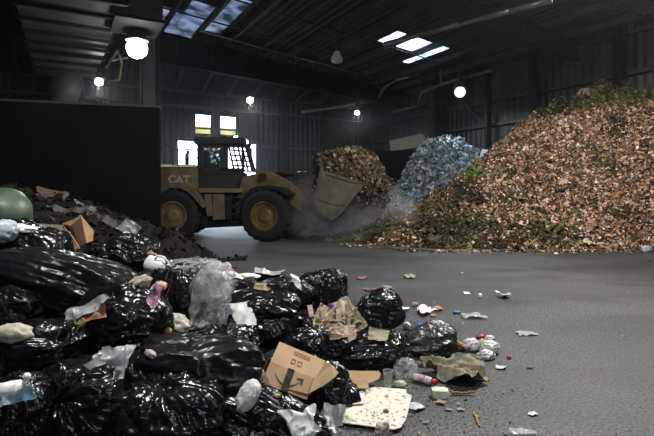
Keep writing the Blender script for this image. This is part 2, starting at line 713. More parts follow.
# corrugated cladding material
def clad_mat(name, col, along):
    m, nt, b = new_mat(name)
    N, L = nt.nodes, nt.links
    g = N.new('ShaderNodeTexCoord')
    dt = N.new('ShaderNodeVectorMath')
    dt.operation = 'DOT_PRODUCT'
    dt.inputs[1].default_value = along
    L.new(g.outputs['Object'], dt.inputs[0])
    mu = N.new('ShaderNodeMath')
    mu.operation = 'MULTIPLY'
    mu.inputs[1].default_value = 2 * math.pi / .34
    L.new(dt.outputs['Value'], mu.inputs[0])
    si = N.new('ShaderNodeMath')
    si.operation = 'SINE'
    L.new(mu.outputs[0], si.inputs[0])
    bp = N.new('ShaderNodeBump')
    bp.inputs['Strength'].default_value = 1
    bp.inputs['Distance'].default_value = .035
    L.new(si.outputs[0], bp.inputs['Height'])
    L.new(bp.outputs['Normal'], b.inputs['Normal'])
    n = N.new('ShaderNodeTexNoise')
    n.inputs['Scale'].default_value = .5
    n.inputs['Detail'].default_value = 7
    mp = N.new('ShaderNodeMapping')
    mp.inputs['Scale'].default_value = (2, 2, .5)
    L.new(g.outputs['Object'], mp.inputs['Vector'])
    L.new(mp.outputs[0], n.inputs['Vector'])
    r = N.new('ShaderNodeValToRGB')
    r.color_ramp.elements[0].position = .3
    r.color_ramp.elements[1].position = .7
    r.color_ramp.elements[0].color = tuple(c * .45 for c in col) + (1,)
    r.color_ramp.elements[1].color = (*col, 1)
    L.new(n.outputs['Fac'], r.inputs['Fac'])
    L.new(r.outputs['Color'], b.inputs['Base Color'])
    b.inputs['Roughness'].default_value = .7
    b.inputs['Specular IOR Level'].default_value = .2
    b.inputs['Metallic'].default_value = .1
    return m


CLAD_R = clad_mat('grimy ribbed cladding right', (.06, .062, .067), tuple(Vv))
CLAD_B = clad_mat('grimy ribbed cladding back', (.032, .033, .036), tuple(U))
WT = .25
# right wall
bm = bmesh.new()
extrude_poly(bm, [W(0, VF), W(0, 0), W(0, 0, 9.2), W(0, VF, 9.2)], U * WT)
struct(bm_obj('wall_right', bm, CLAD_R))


# back wall with the truck door and two high windows: solve u from pixel columns
def u_of(px):
    k = (px - 327) / FPX
    # CN.x + U.x*u = k*(CN.y + U.y*u)
    return (k * CN.y - CN.x) / (U.x - k * U.y)


def z_on_back(px, py):
    Y = CN.y + U.y * u_of(px)
    return CH - (py - HY) / FPX * Y


dl, dr = u_of(176), u_of(257)
dz = z_on_back(217, 141)
wz0, wz1 = z_on_back(218, 135), z_on_back(218, 115)
w1, w2, w3, w4 = u_of(195), u_of(212), u_of(220), u_of(237)
bm = bmesh.new()


def wallrect(u0, u1, z0, z1):
    extrude_poly(bm, [W(u0, 0, z0), W(u1, 0, z0), W(u1, 0, z1), W(u0, 0, z1)], Vv * WT)


wallrect(UL, dl, 0, wz0)
wallrect(dl, dr, dz, wz0)
wallrect(dr, 0, 0, wz0)
wallrect(UL, w1, wz0, wz1)
wallrect(w2, w3, wz0, wz1)
wallrect(w4, 0, wz0, wz1)
wallrect(UL, 0, wz1, 11.2)
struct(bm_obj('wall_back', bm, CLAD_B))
# left + front walls
bm = bmesh.new()
extrude_poly(bm, [W(UL, VF), W(UL, 0), W(UL, 0, 11), W(UL, VF, 11)], U * -WT)
struct(bm_obj('wall_left', bm, CLAD_R))
# front wall (behind the camera) with wide open truck bays that let daylight in
bm = bmesh.new()


def fw(u0, u1, z0, z1):
    extrude_poly(bm, [W(u0, VF, z0), W(u1, VF, z0), W(u1, VF, z1), W(u0, VF, z1)], Vv * -WT)


fw(UL, -31, 0, 11)
fw(-31, -25, 0, 11)
fw(-25, -20, 0, 11)
fw(-20, -14, 4.2, 11)
fw(-14, 0, 0, 11)
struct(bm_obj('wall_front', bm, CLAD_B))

# trims of door / window frames
bm = bmesh.new()
for a_, b_ in (((dl, 0), (dl, dz)), ((dr, 0), (dr, dz)), ((dl, dz), (dr, dz))):
    beam(bm, W(a_[0], -.06, a_[1]), W(b_[0], -.06, b_[1]), .16, .2)
struct(bm_obj('trim_1', bm, STEEL))
WGL = clear_mat('window glass', (.8, .8, .75), .10, .1)
for i, (a_, b_) in enumerate(((w1, w2), (w3, w4))):
    e = struct(empty('window_%d' % (i + 1), W((a_ + b_) / 2, 0, wz0)))
    bm = bmesh.new()
    o0 = W((a_ + b_) / 2, 0, wz0)
    for s_, t_ in (((a_, wz0), (b_, wz0)), ((a_, wz1), (b_, wz1)), ((a_, wz0), (a_, wz1)), ((b_, wz0), (b_, wz1)),
                   ((a_, wz0 + .35), (b_, wz0 + .35))):
        beam(bm, W(s_[0], .1, s_[1]) - o0, W(t_[0], .1, t_[1]) - o0, .1, .09)
    bm_obj('window_frame', bm, DSTEEL, e)
    bm = bmesh.new()
    extrude_poly(bm, [W(a_, .12, wz0) - o0, W(b_, .12, wz0) - o0, W(b_, .12, wz1) - o0, W(a_, .12, wz1) - o0], Vv * .01)
    bm_obj('window_pane', bm, WGL, e)

# girts (horizontal wall rails) and columns along the right wall and back wall
gi = 0
for z in (1.2, 3.1, 4.85, 6.0, 7.5):
    bm = bmesh.new()
    beam(bm, W(-.12, VF, z), W(-.12, 0, z), .2, .14)
    tag(struct(bm_obj('wall_girt', bm, STEEL)))
for z in (6.45, 7.3):
    bm = bmesh.new()
    beam(bm, W(UL, -.12, z), W(0, -.12, z), .2, .16)
    struct(bm_obj('wall_girt', bm, STEEL))
for z in (2.2, 4.3):
    bm = bmesh.new()
    beam(bm, W(dr + .2, -.12, z), W(0, -.12, z), .2, .14)
    struct(bm_obj('wall_girt', bm, STEEL))


def v_of(px, u=0):
    k = (px - 327) / FPX
    b0 = CN + U * u
    return (k * b0.y - b0.x) / (Vv.x - k * Vv.y)


def hcolumn(px, u, w, ztop, m=DSTEEL):
    v = v_of(px, u)
    bm = bmesh.new()
    c = W(u, v)
    for du in (-w / 2, w / 2):
        beam(bm, W(u + du, v, 0), W(u + du, v, ztop), .03, w)   # flanges
    bmbox(bm, (c.x, c.y, ztop / 2), (.03, .03, ztop))
    beam(bm, W(u - w / 2, v, ztop / 2), W(u + w / 2, v, ztop / 2), .03, ztop)
    return struct(bm_obj('column', bm, m))


hcolumn(488, -.8, .3, 7.9)
hcolumn(534, -.45, .42, 7.85)
hcolumn(440, -.7, .75, 7.8)
hcolumn(366, -.5, .5, 7.6)
hcolumn(620, -.4, .4, 7.8)
# brace on the right wall
bm = bmesh.new()
va, vb = v_of(457, -.3), v_of(486, -.3)
beam(bm, W(-.35, va, 6.6), W(-.35, vb, 4.9), .1, .1)
struct(bm_obj('wall_brace', bm, STEEL))
# back wall posts
for px in (282, 322):
    u_ = u_of(px)
    bm = bmesh.new()
    beam(bm, W(u_, -.3, 0), W(u_, -.3, 7.4), .2, .25)
    struct(bm_obj('column', bm, DSTEEL))

# roof deck, cells with translucent skylights
CU, CV = 1.0, 1.5
us = np.arange(UL, 0.01, CU)
vs = list(np.arange(VF, -4.5 + .01, CV))
if vs[-1] < -4.5:
    vs.append(-4.5)
vs += [-3, -1.5, 0]
sky_cells = set()


def roofhit(px, py):
    """where the ray through a photo pixel meets the roof"""
    for Y in np.arange(5, 45, .05):
        p = P(px, py, Y)
        q = p - CN
        u, v = q.dot(U), q.dot(Vv)
        if v > 0 or u > 0 or p.z > roof_z(u, v):
            return u, v
    return None


def cell(u, v):
    i = int(math.floor((u - UL) / CU))
    j = max(k for k in range(len(vs)) if vs[k] <= v)
    return i, j


for px, py in ((152, 42), (158, 40), (163, 34), (168, 26), (174, 20), (180, 44), (186, 44), (192, 38), (197, 30), (204, 24), (212, 18), (218, 12), (397, 45), (404, 47), (411, 50), (420, 52), (250, 3), (165, 40), (172, 30), (180, 22), (185, 14), (195, 12), (200, 20), (190, 30), (210, 10), (182, 38), (175, 45)):
    r_ = roofhit(px, py)
    if r_:
        sky_cells.add(cell(*r_))
bm = bmesh.new()
bms = bmesh.new()
bms2 = bmesh.new()
bright_cells = set()
for px, py in ((392, 44), (397, 45), (404, 47), (411, 50), (420, 52), (415, 54), (425, 50)):
    r_ = roofhit(px, py)
    if r_:
        bright_cells.add(cell(*r_))
sky_cells -= bright_cells
for i in range(len(us) - 1):
    for j in range(len(vs) - 1):
        q = [(us[i], vs[j]), (us[i + 1], vs[j]), (us[i + 1], vs[j + 1]), (us[i], vs[j + 1])]
        pts = [W(a_, b_, roof_z(a_, b_)) for a_, b_ in q]
        extrude_poly(bms if (i, j) in sky_cells else bms2 if (i, j) in bright_cells else bm, pts, (0, 0, .06))


DECK = clad_mat('sooty roof deck', (.028, .029, .031), tuple(U))
struct(bm_obj('ceiling', bm, DECK))
SKYP, nt_, b_ = new_mat('dusty translucent skylight sheet')
tl = nt_.nodes.new('ShaderNodeBsdfTranslucent')
n_ = nt_.nodes.new('ShaderNodeTexNoise')
n_.inputs['Scale'].default_value = 1.5
n_.inputs['Detail'].default_value = 6
cr_ = nt_.nodes.new('ShaderNodeValToRGB')
cr_.color_ramp.elements[0].position = .35
cr_.color_ramp.elements[1].position = .6
cr_.color_ramp.elements[0].color = (.06, .065, .08, 1)
cr_.color_ramp.elements[1].color = (.24, .25, .29, 1)
tc_ = nt_.nodes.new('ShaderNodeTexCoord')
nt_.links.new(tc_.outputs['Object'], n_.inputs['Vector'])
nt_.links.new(n_.outputs['Fac'], cr_.inputs['Fac'])
nt_.links.new(cr_.outputs['Color'], tl.inputs['Color'])
nt_.links.new(tl.outputs[0], nt_.nodes['Material Output'].inputs['Surface'])
struct(bm_obj('window_3', bms, SKYP))
SKYB = SKYP.copy()
SKYB.name = 'cleaner translucent skylight sheet'
for nd in SKYB.node_tree.nodes:
    if nd.type == 'VALTORGB':
        nd.color_ramp.elements[0].color = (.3, .32, .34, 1)
        nd.color_ramp.elements[1].color = (.8, .82, .85, 1)
struct(bm_obj('window_4', bms2, SKYB))

# joists run along v, bearing on the girders
u = -1.0
while u > -31:
    bm = bmesh.new()
    for va_, vb_ in ((-30, -4.5), (-4.5, -.1)):
        ibeam(bm, W(u, va_, roof_z(u, va_) - .03), W(u, vb_, roof_z(u, vb_) - .03), .14, .26, .02)
    struct(bm_obj('roof_joist', bm, STEEL))
    u -= 1.5
# deep frame girders across the hall
for v, h0, h1, ztop in ((-4.6, .85, 1.75, 0), (-16.0, .7, 1.0, 0), (-24, .8, 1.3, 0), (-31, .8, 1.3, 0)):
    bm = bmesh.new()
    ibeam(bm, W(-.3, v, roof_z(-.3, v) - .32), W(RIDGE_U, v, roof_z(RIDGE_U, v) - .32), .4, h0, .05, h1)
    ibeam(bm, W(RIDGE_U, v, roof_z(RIDGE_U, v) - .32), W(UL + .3, v, roof_z(UL + .3, v) - .32), .4, h1, .05, h0)
    for k in range(12):
        uu = -2 - k * 1.7
        beam(bm, W(uu, v, roof_z(uu, v) - .4), W(uu, v, roof_z(uu, v) - .45 - h0), .25, .02)
    struct(bm_obj('roof_girder', bm, DSTEEL))
# cross bridging lines between joists
for v in (-2.4, -7.5, -10.3, -16, -18.8):
    bm = bmesh.new()
    bmpath(bm, [W(u_, v, roof_z(u_, v) - .26) for u_ in (-30, -22, -15, -8, -1)], .035, 6)
    struct(bm_obj('roof_bridging', bm, STEEL))

# conduits and pipes
PIPE = mat('galvanised pipe', (.16, .165, .17), .45, metal=.6, var=.3)


def pipe(pts, r, label, m=PIPE, name='overhead_pipe'):
    bm = bmesh.new()
    bmpath(bm, pts, r, 8)
    o = bm_obj(name, bm, m, None, True)
    return tag(o, label, 'pipe', 'pipes under the roof')


pipe([P(302, 112, 28), P(344, 106, 28.5), P(378, 99, 28.8), P(384, 88, 27.5), P(396, 80, 27), P(440, 68, 26)], .09, 'bent grey pipe stepping up beneath the deep roof girder')
pipe([P(392, 112, 29), P(418, 106, 27.5), P(423, 92, 26), P(442, 84, 25), P(470, 76, 24), P(492, 70, 22)], .09, 'grey pipe rising behind the greenish lamp toward the ribbed wall')
pipe([P(441, 60, 25), P(441, 84, 25)], .07, 'short vertical drop pipe beside the dark wall column')
pipe([P(385, 44, 16), P(460, 24, 14), P(510, 11, 12.6), P(552, 0, 12)], .08, 'long straight pipe under the dark roof above the leaf pile')
pipe([P(200, 31, 20.5), P(300, 58, 24.0), P(383, 80, 27.5)], .05, 'thin conduit strung along the top of the deep girder')

# ------------------------------------------------------------------ lamps
LENS = emis('glowing lamp lens', (.95, 1, 1), 60)
LENSG = emis('greenish glowing lamp lens', (.66, 1, .90), 1.3)
LENSOFF = mat('frosted unlit lamp lens', (.6, .6, .58), .3, var=.1)


def lamp(px, py, Y, r, power, label, lens=LENS, col=(1, 1, 1), on=True, pos=None):
    c = P(px, py, Y) if pos is None else Vector(pos)
    e = empty('high_bay_lamp', c)
    tag(e, label, 'lamp', 'hanging high bay lamps')
    q = c - CN
    zr = roof_z(min(q.dot(U), 0), min(q.dot(Vv), 0)) - c.z - .1
    bm = bmesh.new()
    prof = [(.06, r * 1.5), (.12, r * 1.3), (r * .5, r * 1.15), (r * .8, r * .6), (r * 1.02, r * .12), (r * 1.05, 0)]
    for (r0, z0), (r1, z1) in zip(prof[:-1], prof[1:]):
        bmtube(bm, (0, 0, z0), (0, 0, z1), r0, 20, r1, caps=False)
    bm_obj('reflector', bm, STEEL if on else LENSOFF, e, True)
    bm = bmesh.new()
    bmtube(bm, (0, 0, r * 1.5), (0, 0, r * 1.5 + .3), .1, 12)
    bm_obj('ballast_housing', bm, DARKM, e)
    bm = bmesh.new()
    bmtube(bm, (0, 0, r * 1.5 + .3), (0, 0, max(zr, r * 1.5 + .5)), .015, 6)
    bm_obj('hanging_rod', bm, DARKM, e)
    d, Fc = ico(3)
    V = d * r * .95 * np.array([1, 1, 1 if on else .55]) + np.array([0, 0, -r * (.7 if on else .1)])
    o = np_mesh('lamp_lens', V, Fc, lens if on else LENSOFF, e)
    if on:
        ld = bpy.data.lights.new('lamp_light', 'SPOT')
        ld.spot_size = math.radians(176)
        ld.spot_blend = .25
        ld.energy = power
        ld.color = col
        ld.shadow_soft_size = r
        lo = bpy.data.objects.new('lamp_light', ld)
        lo.location = (0, 0, -r * 2.0)
        link(lo, e)
    return e


lamp(137, 41, 15.5, .34, 420, 'brightest white high bay lamp hanging beside the ribbed duct')
lamp(99, 79, 20.5, .17, 120, 'small white lamp hanging just past the end of the ribbed duct')
lamp(250, 98, 25.5, .17, 160, 'small white lamp hanging over the yellow loader cab')
lamp(357, 111, 27.5, .13, 120, 'faint small lamp hanging above the loader bucket in the far bay')
lamp(460, 88, 21.5, .26, 380, 'greenish white glowing lamp hanging above the blue recycling pile', LENSG, (.8, 1, .95))
lamp(337, 60, 17.7, .22, 0, 'unlit white domed lamp hanging below the deep roof girder', on=False)
# lamps of the hall, and one added over the pile, outside the photograph's frame
lamp(0, 0, 0, .25, 3400, 'high bay lamp hanging over the open asphalt before the leaf pile', pos=(4.0, 8.2, 7.2), col=(1, .97, .9))
lamp(0, 0, 0, .25, 800, 'added unseen lamp lighting the crest of the leaf pile', pos=(8.2, 12.4, 7.6), col=(1, .97, .9))  # added out of view to brighten the dark pile crest
lamp(0, 0, 0, .25, 1150, 'high bay lamp hanging over the camera end of the bag heap', pos=(-1.7, 2.4, 6.7), col=(1, .98, .95))
lamp(0, 0, 0, .25, 250, 'high bay lamp hanging toward the open truck bays', pos=(2.8, -3.6, 7.0), col=(1, .98, .95))

# ------------------------------------------------------------------ world
w_ = bpy.data.worlds.new('world')
scene.world = w_
w_.use_nodes = True
bg = w_.node_tree.nodes['Background']
bg.inputs['Color'].default_value = (.68, .84, 1, 1)
bg.inputs['Strength'].default_value = 7.0

# outside yard seen through openings
GR = mat('yard concrete', (.35, .35, .34), .8, vscale=.5)
bm = bmesh.new()
extrude_poly(bm, [W(-80, .3, -.05), W(40, .3, -.05), W(40, 60, -.05), W(-80, 60, -.05)], (0, 0, -.2))
extrude_poly(bm, [W(-80, VF - 60, -.05), W(40, VF - 60, -.05), W(40, VF - .3, -.05), W(-80, VF - .3, -.05)], (0, 0, -.2))
struct(bm_obj('exterior_ground', bm, GR))
# yellow gantry outside the high windows
YG = mat('yellow green steel', (.55, .38, .06), .5, var=.5, vscale=.8, col2=(.12, .22, .08))  # yellow steel mottled with green
ug = (w1 + w4) / 2
ge = empty('yard_gantry', W(ug, 12, 0))
tag(ge, 'yellow and green overhead gantry standing outside the high windows', 'gantry')
og = ge.location.copy()
bm = bmesh.new()
beam(bm, W(ug - 9, 12, 6.45) - og, W(ug + 9, 12, 6.45) - og, .8, .9)
bm_obj('crossbeam', bm, YG, ge)
for du in (-9, 9):
    bm = bmesh.new()
    bmbox(bm, W(ug + du, 12, 3.0) - og, (.5, .5, 6.0), Matrix.Rotation(TH, 3, 'Z'))
    bm_obj('leg', bm, YG, ge)

# ------------------------------------------------------------------ partition (dark push wall)
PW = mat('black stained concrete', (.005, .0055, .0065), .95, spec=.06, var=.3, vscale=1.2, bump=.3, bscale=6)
pr = Vector((-4.27, 12.25, 0))
pdv = Vector((-math.cos(math.radians(15)), -math.sin(math.radians(15)), 0))
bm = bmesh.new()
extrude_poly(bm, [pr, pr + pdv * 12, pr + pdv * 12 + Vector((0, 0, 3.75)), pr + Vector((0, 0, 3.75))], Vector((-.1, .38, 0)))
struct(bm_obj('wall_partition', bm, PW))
bm = bmesh.new()
beam(bm, pr + Vector((-.05, .19, 3.78)), pr + pdv * 12 + Vector((-.05, .19, 3.78)), .42, .06)
struct(bm_obj('trim_2', bm, STEEL))
# steel column standing behind the partition
bm = bmesh.new()
c0 = P(150, 190, 18.0)
for s in (-1, 1):
    bmbox(bm, (c0.x + s * .26, c0.y, 4.7), (.04, .5, 9.4))
bmbox(bm, (c0.x, c0.y, 4.7), (.5, .05, 9.4))
struct(bm_obj('column', bm, DSTEEL))

# ------------------------------------------------------------------ duct
DUCT = mat('galvanised duct sheet', (.13, .127, .124), .55, metal=.3, var=.35, vscale=1.2)
de = empty('ventilation_duct', P(66, 76, 22.5))
tag(de, 'large ribbed sheet metal duct running under the roof toward the corner', 'duct')
d0 = P(66, 78, 22.8)
dd = Vv
side = U
dw, dh, dL = 2.4, 1.5, 20
o0 = de.location.copy()
bm = bmesh.new()
A_ = d0 - o0
B_ = A_ - dd * dL
zb = A_.z


def duct_ring(c, w, h):
    return [c - side * w / 2, c + side * w / 2, c + side * w / 2 + Vector((0, 0, h)), c - side * w / 2 + Vector((0, 0, h))]


r0, r1 = duct_ring(A_, dw, dh), duct_ring(B_, dw + .6, dh)
va_ = [bm.verts.new(p) for p in r0]
vb_ = [bm.verts.new(p) for p in r1]
for k in range(4):
    bm.faces.new((va_[k], va_[(k + 1) % 4], vb_[(k + 1) % 4], vb_[k]))
bm.faces.new(va_)
bm.faces.new(vb_)
bm_obj('duct_trunk', bm, DUCT, de)
for k in range(15):
    t = (k + .5) / 15
    c = A_ + (B_ - A_) * t
    w = dw + .6 * t
    bm = bmesh.new()
    g = .07
    R0 = duct_ring(c - Vector((0, 0, g)), w + 2 * g, dh + 2 * g)
    for a_, b_ in ((0, 1), (1, 2), (2, 3), (3, 0)):
        beam(bm, R0[a_], R0[b_], .12, .1) if abs((R0[a_] - R0[b_]).z) < .1 else bmtube(bm, R0[a_], R0[b_], .05, 6)
    bm_obj('duct_rib', bm, DSTEEL, de)
bm = bmesh.new()
e0 = P(72, 78, 22.6) - o0
e1 = P(64, 106, 22.2) - o0
bmtube(bm, e0 + Vector((0, 0, .2)), e1, .62, 16, .5)
bm_obj('duct_elbow', bm, DUCT, de, True)
# square sheet metal hood near the skylight
he = empty('exhaust_hood', P(124, 17, 14.0))
tag(he, 'dusty square sheet metal hood hanging next to the brightest lamp', 'exhaust hood')
bm = bmesh.new()
bmbox(bm, (-.1, 1.2, 1.0), (1.3, 1.6, 1.7), Matrix.Rotation(TH, 3, 'Z'))
bm_obj('hood_box', bm, mat('brownish dusty sheet', (.09, .075, .06), .6, metal=.3), he)
bm = bmesh.new()
bmbox(bm, (-.1, 1.2, .13), (1.42, 1.72, .1), Matrix.Rotation(TH, 3, 'Z'))
bm_obj('hood_rim', bm, DSTEEL, he)
# bracket with small fittings between the two left lamps
bm = bmesh.new()
bmpath(bm, [P(106, 68, 19), P(118, 50, 18.5), P(122, 64, 18.5), P(119, 80, 18.6), P(108, 82, 18.8)], .04, 6)
bmpath(bm, [P(112, 60, 18.7), P(128, 58, 18.5)], .04, 6)
tag(bm_obj('conduit_bracket', bm, mat('brassy conduit', (.3, .27, .16), .4, metal=.6), None, True), 'bent conduit bracket hanging under the duct between two white lamps', 'bracket')

# ------------------------------------------------------------------ conveyor hopper far back
ce = empty('conveyor_hopper', P(410, 190, 26.1) * 1)
ce.location.z = 0
tag(ce, 'pale inclined conveyor hopper standing behind the blue pile', 'conveyor')
oc = ce.location.copy()
bm = bmesh.new()
pts = [P(389, 141, 26.1), P(424, 133, 26.1), P(431, 146, 26.1), P(391, 151, 26.1)]
extrude_poly(bm, [p - oc for p in pts], (.2, .7, 0))
bm_obj('hopper_box', bm, mat('pale dusty steel', (.14, .13, .11), .7, var=.3), ce)
for (x0, y0, x1, y1) in ((424, 132, 436, 148), (436, 132, 424, 148)):
    bm = bmesh.new()
    beam(bm, P(x0, y0, 26.0) - oc, P(x1, y1, 26.0) - oc, .12, .12)
    bm_obj('cross_brace', bm, STEEL, ce)
for px in (394, 409, 428):
    bm = bmesh.new()
    top = P(px, 149, 26.5) - oc
    beam(bm, top, (top.x, top.y, 0), .15, .15)
    bm_obj('leg', bm, STEEL, ce)
# low push wall behind the piles
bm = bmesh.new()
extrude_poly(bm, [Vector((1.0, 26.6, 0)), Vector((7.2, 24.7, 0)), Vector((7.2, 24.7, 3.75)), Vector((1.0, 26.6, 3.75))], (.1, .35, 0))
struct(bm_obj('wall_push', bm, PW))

# ================================================================== PILES
def wall_mask(X, Yv, off=.25):
    q = (X - CN.x) * U.x + (Yv - CN.y) * U.y
    return q < -off


def heap(name, ctrl, bounds, n, m, seed, amp, freq, label, cat, p=3.0, clip_wall=True, cols=None):
    X, Yv, q = grid_mesh(*bounds, n, int(n * (bounds[3] - bounds[2]) / (bounds[1] - bounds[0])))
    Z = idw(ctrl, X, Yv, p)
    pp = np.stack([X, Yv, np.zeros_like(X)], 1)
    Zn = amp * (fbm(pp * freq, seed, 4) + .6 * ridge(pp * freq * 2.1, seed + 9))
    Z = np.where(Z > .05, Z + Zn * np.clip(Z * 2, 0, 1), Z)
    if clip_wall:
        ok = wall_mask(X, Yv)
    else:
        ok = np.ones(len(X), bool)
    ok &= Z > -.12
    f = q[ok[q].all(1)]
    V = np.stack([X, Yv, Z], 1)
    used = np.unique(f)
    mp = np.full(len(V), -1)
    mp[used] = np.arange(len(used))
    V, f = V[used], mp[f]
    return V, f


# ---- big brown leaf pile
RID = [(350, 15.2, -.1), (372, 16.0, .3), (400, 17.0, .95), (420, 17.3, 1.2), (440, 17.6, 1.75), (460, 18, 2.25), (480, 18.2, 2.95), (500, 18.4, 3.55), (520, 18.5, 4.1), (540, 18.6, 4.65),
       (560, 18.7, 5.15), (580, 18.6, 5.55), (600, 18.3, 5.75), (625, 17.9, 5.75), (654, 17.0, 5.6), (690, 16.2, 5.5), (740, 15.5, 5.2)]
ctrl = []
for px, Y, h in RID:
    x = (px - 327) / FPX * Y
    ctrl.append((x, Y, h))
    yf = 13.25 if px > 400 else 13.25 + (400 - px) / 50 * 1.6
    d0_ = Vector((x, Y, 0))
    # foot point straight below along the slope toward the open floor
    fx = x - .9 if px > 420 else x
    for t, hh in ((.2, .84), (.45, .60), (.7, .34), (.88, .13)):
        ctrl.append((x + (fx - x) * t, Y + (yf - Y) * t, h * hh))
    for t in (1.0, 1.15, 1.35):
        ctrl.append((x + (fx - x) * t, Y + (yf - Y) * t, -.25))
    # far side
    if px < 560:
        ctrl.append((x + .4, Y + 1.8, h * .55))
        ctrl.append((x + .8, Y + 3.5, max(-.2, h * .2 - .2)))
for xx in np.arange(-1, 17.5, .9):
    ctrl += [(xx, 12.6 if xx > 2.6 else 13.6, -.35), (xx, 11.6, -.4), (xx, 10.6, -.4)]
ctrl += [(0, 17.5, -.3), (1.2, 19, -.3), (-.5, 15, -.3), (2.5, 20.5, -.3)]
V, f = heap('x', ctrl, (-.6, 17, 10.5, 22), 230, None, 3, .21, .6, '', '')
LEAFB = mat('dark leaf mulch', (.075, .045, .026), .9, col2=(.028, .024, .016), vscale=5, bump=.6, bscale=18)
np_mesh('leaf_pile', V, f, LEAFB, smooth=False)
pile = bpy.data.objects['leaf_pile']
tag(pile, 'huge brown heap of shredded leaves and yard waste against the ribbed wall', 'leaf pile', kind='stuff')


def leaf_cols(p, rng):
    n = len(p)
    z1 = fbm(p * .55, 5, 3) + .25 * rng.normal(0, 1, n)
    z2 = fbm(p * .8 + 20, 8, 3) + .2 * rng.normal(0, 1, n)
    tan = np.array([.47, .29, .19])
    org = np.array([.30, .155, .075])
    brn = np.array([.11, .07, .042])
    grn = np.array([.115, .125, .04])
    drk = np.array([.035, .028, .02])
    pal = np.array([.60, .47, .34])
    pick = rng.random(n)
    c = np.where((pick < .33)[:, None], tan, np.where((pick < .50)[:, None], org, np.where((pick < .86)[:, None], brn, pal)))
    pxx = 327 + FPX * p[:, 0] / p[:, 1]
    # real zones of different material: greener clippings on the crest and the foot, black muck at the toe
    crest = np.clip((p[:, 2] - 4.4) / .8, 0, 1) * np.clip((p[:, 0] - 7.0) / 1.5, 0, 1)
    toe = np.clip((1.5 - p[:, 2]) / 1.0, 0, 1)
    left = np.clip((3.6 - p[:, 0]) / 1.5, 0, 1)
    g = (z1 * .55 + crest * 1.2 + toe * .2 + left * .15) > .43
    c = np.where(g[:, None], np.where((rng.random(n) < .5)[:, None], grn, np.where((rng.random(n) < .5)[:, None], brn, drk * 1.5)), c)
    muck = np.exp(-((p[:, 0] - 4.0) / 1.15) ** 2 - ((p[:, 2] - .25) / .55) ** 2)
    dk = (z2 + muck * 1.35 + crest * .25) > .50
    c = np.where((dk & (rng.random(n) < .85))[:, None], drk, c)
    cl = np.exp(-(((p[:, 0] - 5.4) / .35) ** 2 + ((p[:, 2] - 2.3) / .22) ** 2))
    c = np.where((cl > .45 * rng.random(n) + .25)[:, None], np.array([.13, .19, .04]), c)
    c = np.where((rng.random(n) < .13)[:, None], drk, np.where((rng.random(n) < .045)[:, None], grn, c))
    return c * rng.uniform(.45, 1.4, (n, 1))


rng = np.random.default_rng(5)
nL = 95000
p_, n_ = surf_sample(V, f, nL, rng, weight=lambda A: np.clip(1.6 - .05 * A[:, 1], .3, 2) * (A[:, 2] > -.06))
sz = rng.uniform(.03, .095, nL) * np.where(rng.random(nL) < .06, 1.9, 1)
cl_ = leaf_cols(p_, rng)
FV, FF, FC = flakes(p_, n_, sz, cl_, .8, rng, 2.2, .08)
# crumbs spilled on the asphalt round the foot
nS = 1500
sx = rng.uniform(.2, 9.6, nS)
sy = 13.1 - np.abs(rng.normal(0, .28, nS)) + np.where(sx < 2.3, (2.3 - sx) * .9, 0)
ps = np.stack([sx, sy, np.full(nS, .015)], 1)
SV, SF, SC = flakes(ps, np.tile([0, 0, 1.], (nS, 1)), rng.uniform(.02, .07, nS), leaf_cols(ps + [0, 0, 1.2], rng), .3, rng, 1.8, .01)
LEAFM = attr_mat('loose shredded leaves', .75, .25)
lf = np_mesh('loose_leaves', np.concatenate([FV, SV]), np.concatenate([FF, SF + len(FV)]), LEAFM, pile, False, cols=np.concatenate([FC, SC]))
lf['kind'] = 'stuff'

# pieces in the pile one can single out
BR = mat('bare brown branch', (.16, .1, .06), .85, var=.4)


def on_pile(px, py, lift=.05):
    best = None
    d_ = Vector(((px - 327) / FPX, 1, -(py - HY) / FPX))
    for Y in np.arange(12.0, 22, .05):
        q = Vector((d_.x * Y, Y, CH + d_.z * Y))
        dd_ = (V[:, 0] - q.x) ** 2 + (V[:, 1] - q.y) ** 2
        k = int(np.argmin(dd_))
        if q.z < V[k, 2] + .02:
            return Vector((q.x, q.y, V[k, 2] + lift))
    return P(px, py, 15)


def stick(name, a, b, r, m, label, cat, group=None, twig=True, seed=0):
    a, b = Vector(a), Vector(b)
    bm = bmesh.new()
    n = 6
    rr = random.Random(seed)
    pts = [a.lerp(b, i / n) + Vector((rr.uniform(-1, 1), rr.uniform(-1, 1), rr.uniform(-1, 1))) * r * (1.2 if twig else .3) for i in range(n + 1)]
    for i in range(n):
        bmtube(bm, pts[i], pts[i + 1], r * (1 - .08 * i), 7, r * (1 - .08 * (i + 1)))
    if twig:
        for k in (2, 4):
            d = Vector((rr.uniform(-1, 1), -.3, rr.uniform(0, 1))).normalized() * (a - b).length * .3
            bmtube(bm, pts[k], pts[k] + d, r * .5, 5, r * .2)
    o = bm_obj(name, bm, m, None, True)
    return tag(o, label, cat, group)


stick('branch', on_pile(440, 208), on_pile(452, 220), .045, BR, 'short forked branch at the low end of the leaf pile', 'branch', 'branches in the leaf pile', seed=1)
stick('branch', on_pile(428, 214), on_pile(440, 207), .045, BR, 'pale broken limb leaning upward at the low end of the leaf pile', 'branch', 'branches in the leaf pile', seed=2)
stick('branch', on_pile(480, 168, .12), on_pile(500, 158, .12), .05, mat('dark wet branch', (.03, .022, .016), .8), 'dark crooked branch high on the slope below the wall column', 'branch', 'branches in the leaf pile', seed=3)
stick('branch', on_pile(640, 236, .15), on_pile(652, 222, .3), .02, BR, 'thin bare twig arching up by the blue scrap at the pile foot', 'branch', 'branches in the leaf pile', seed=4)


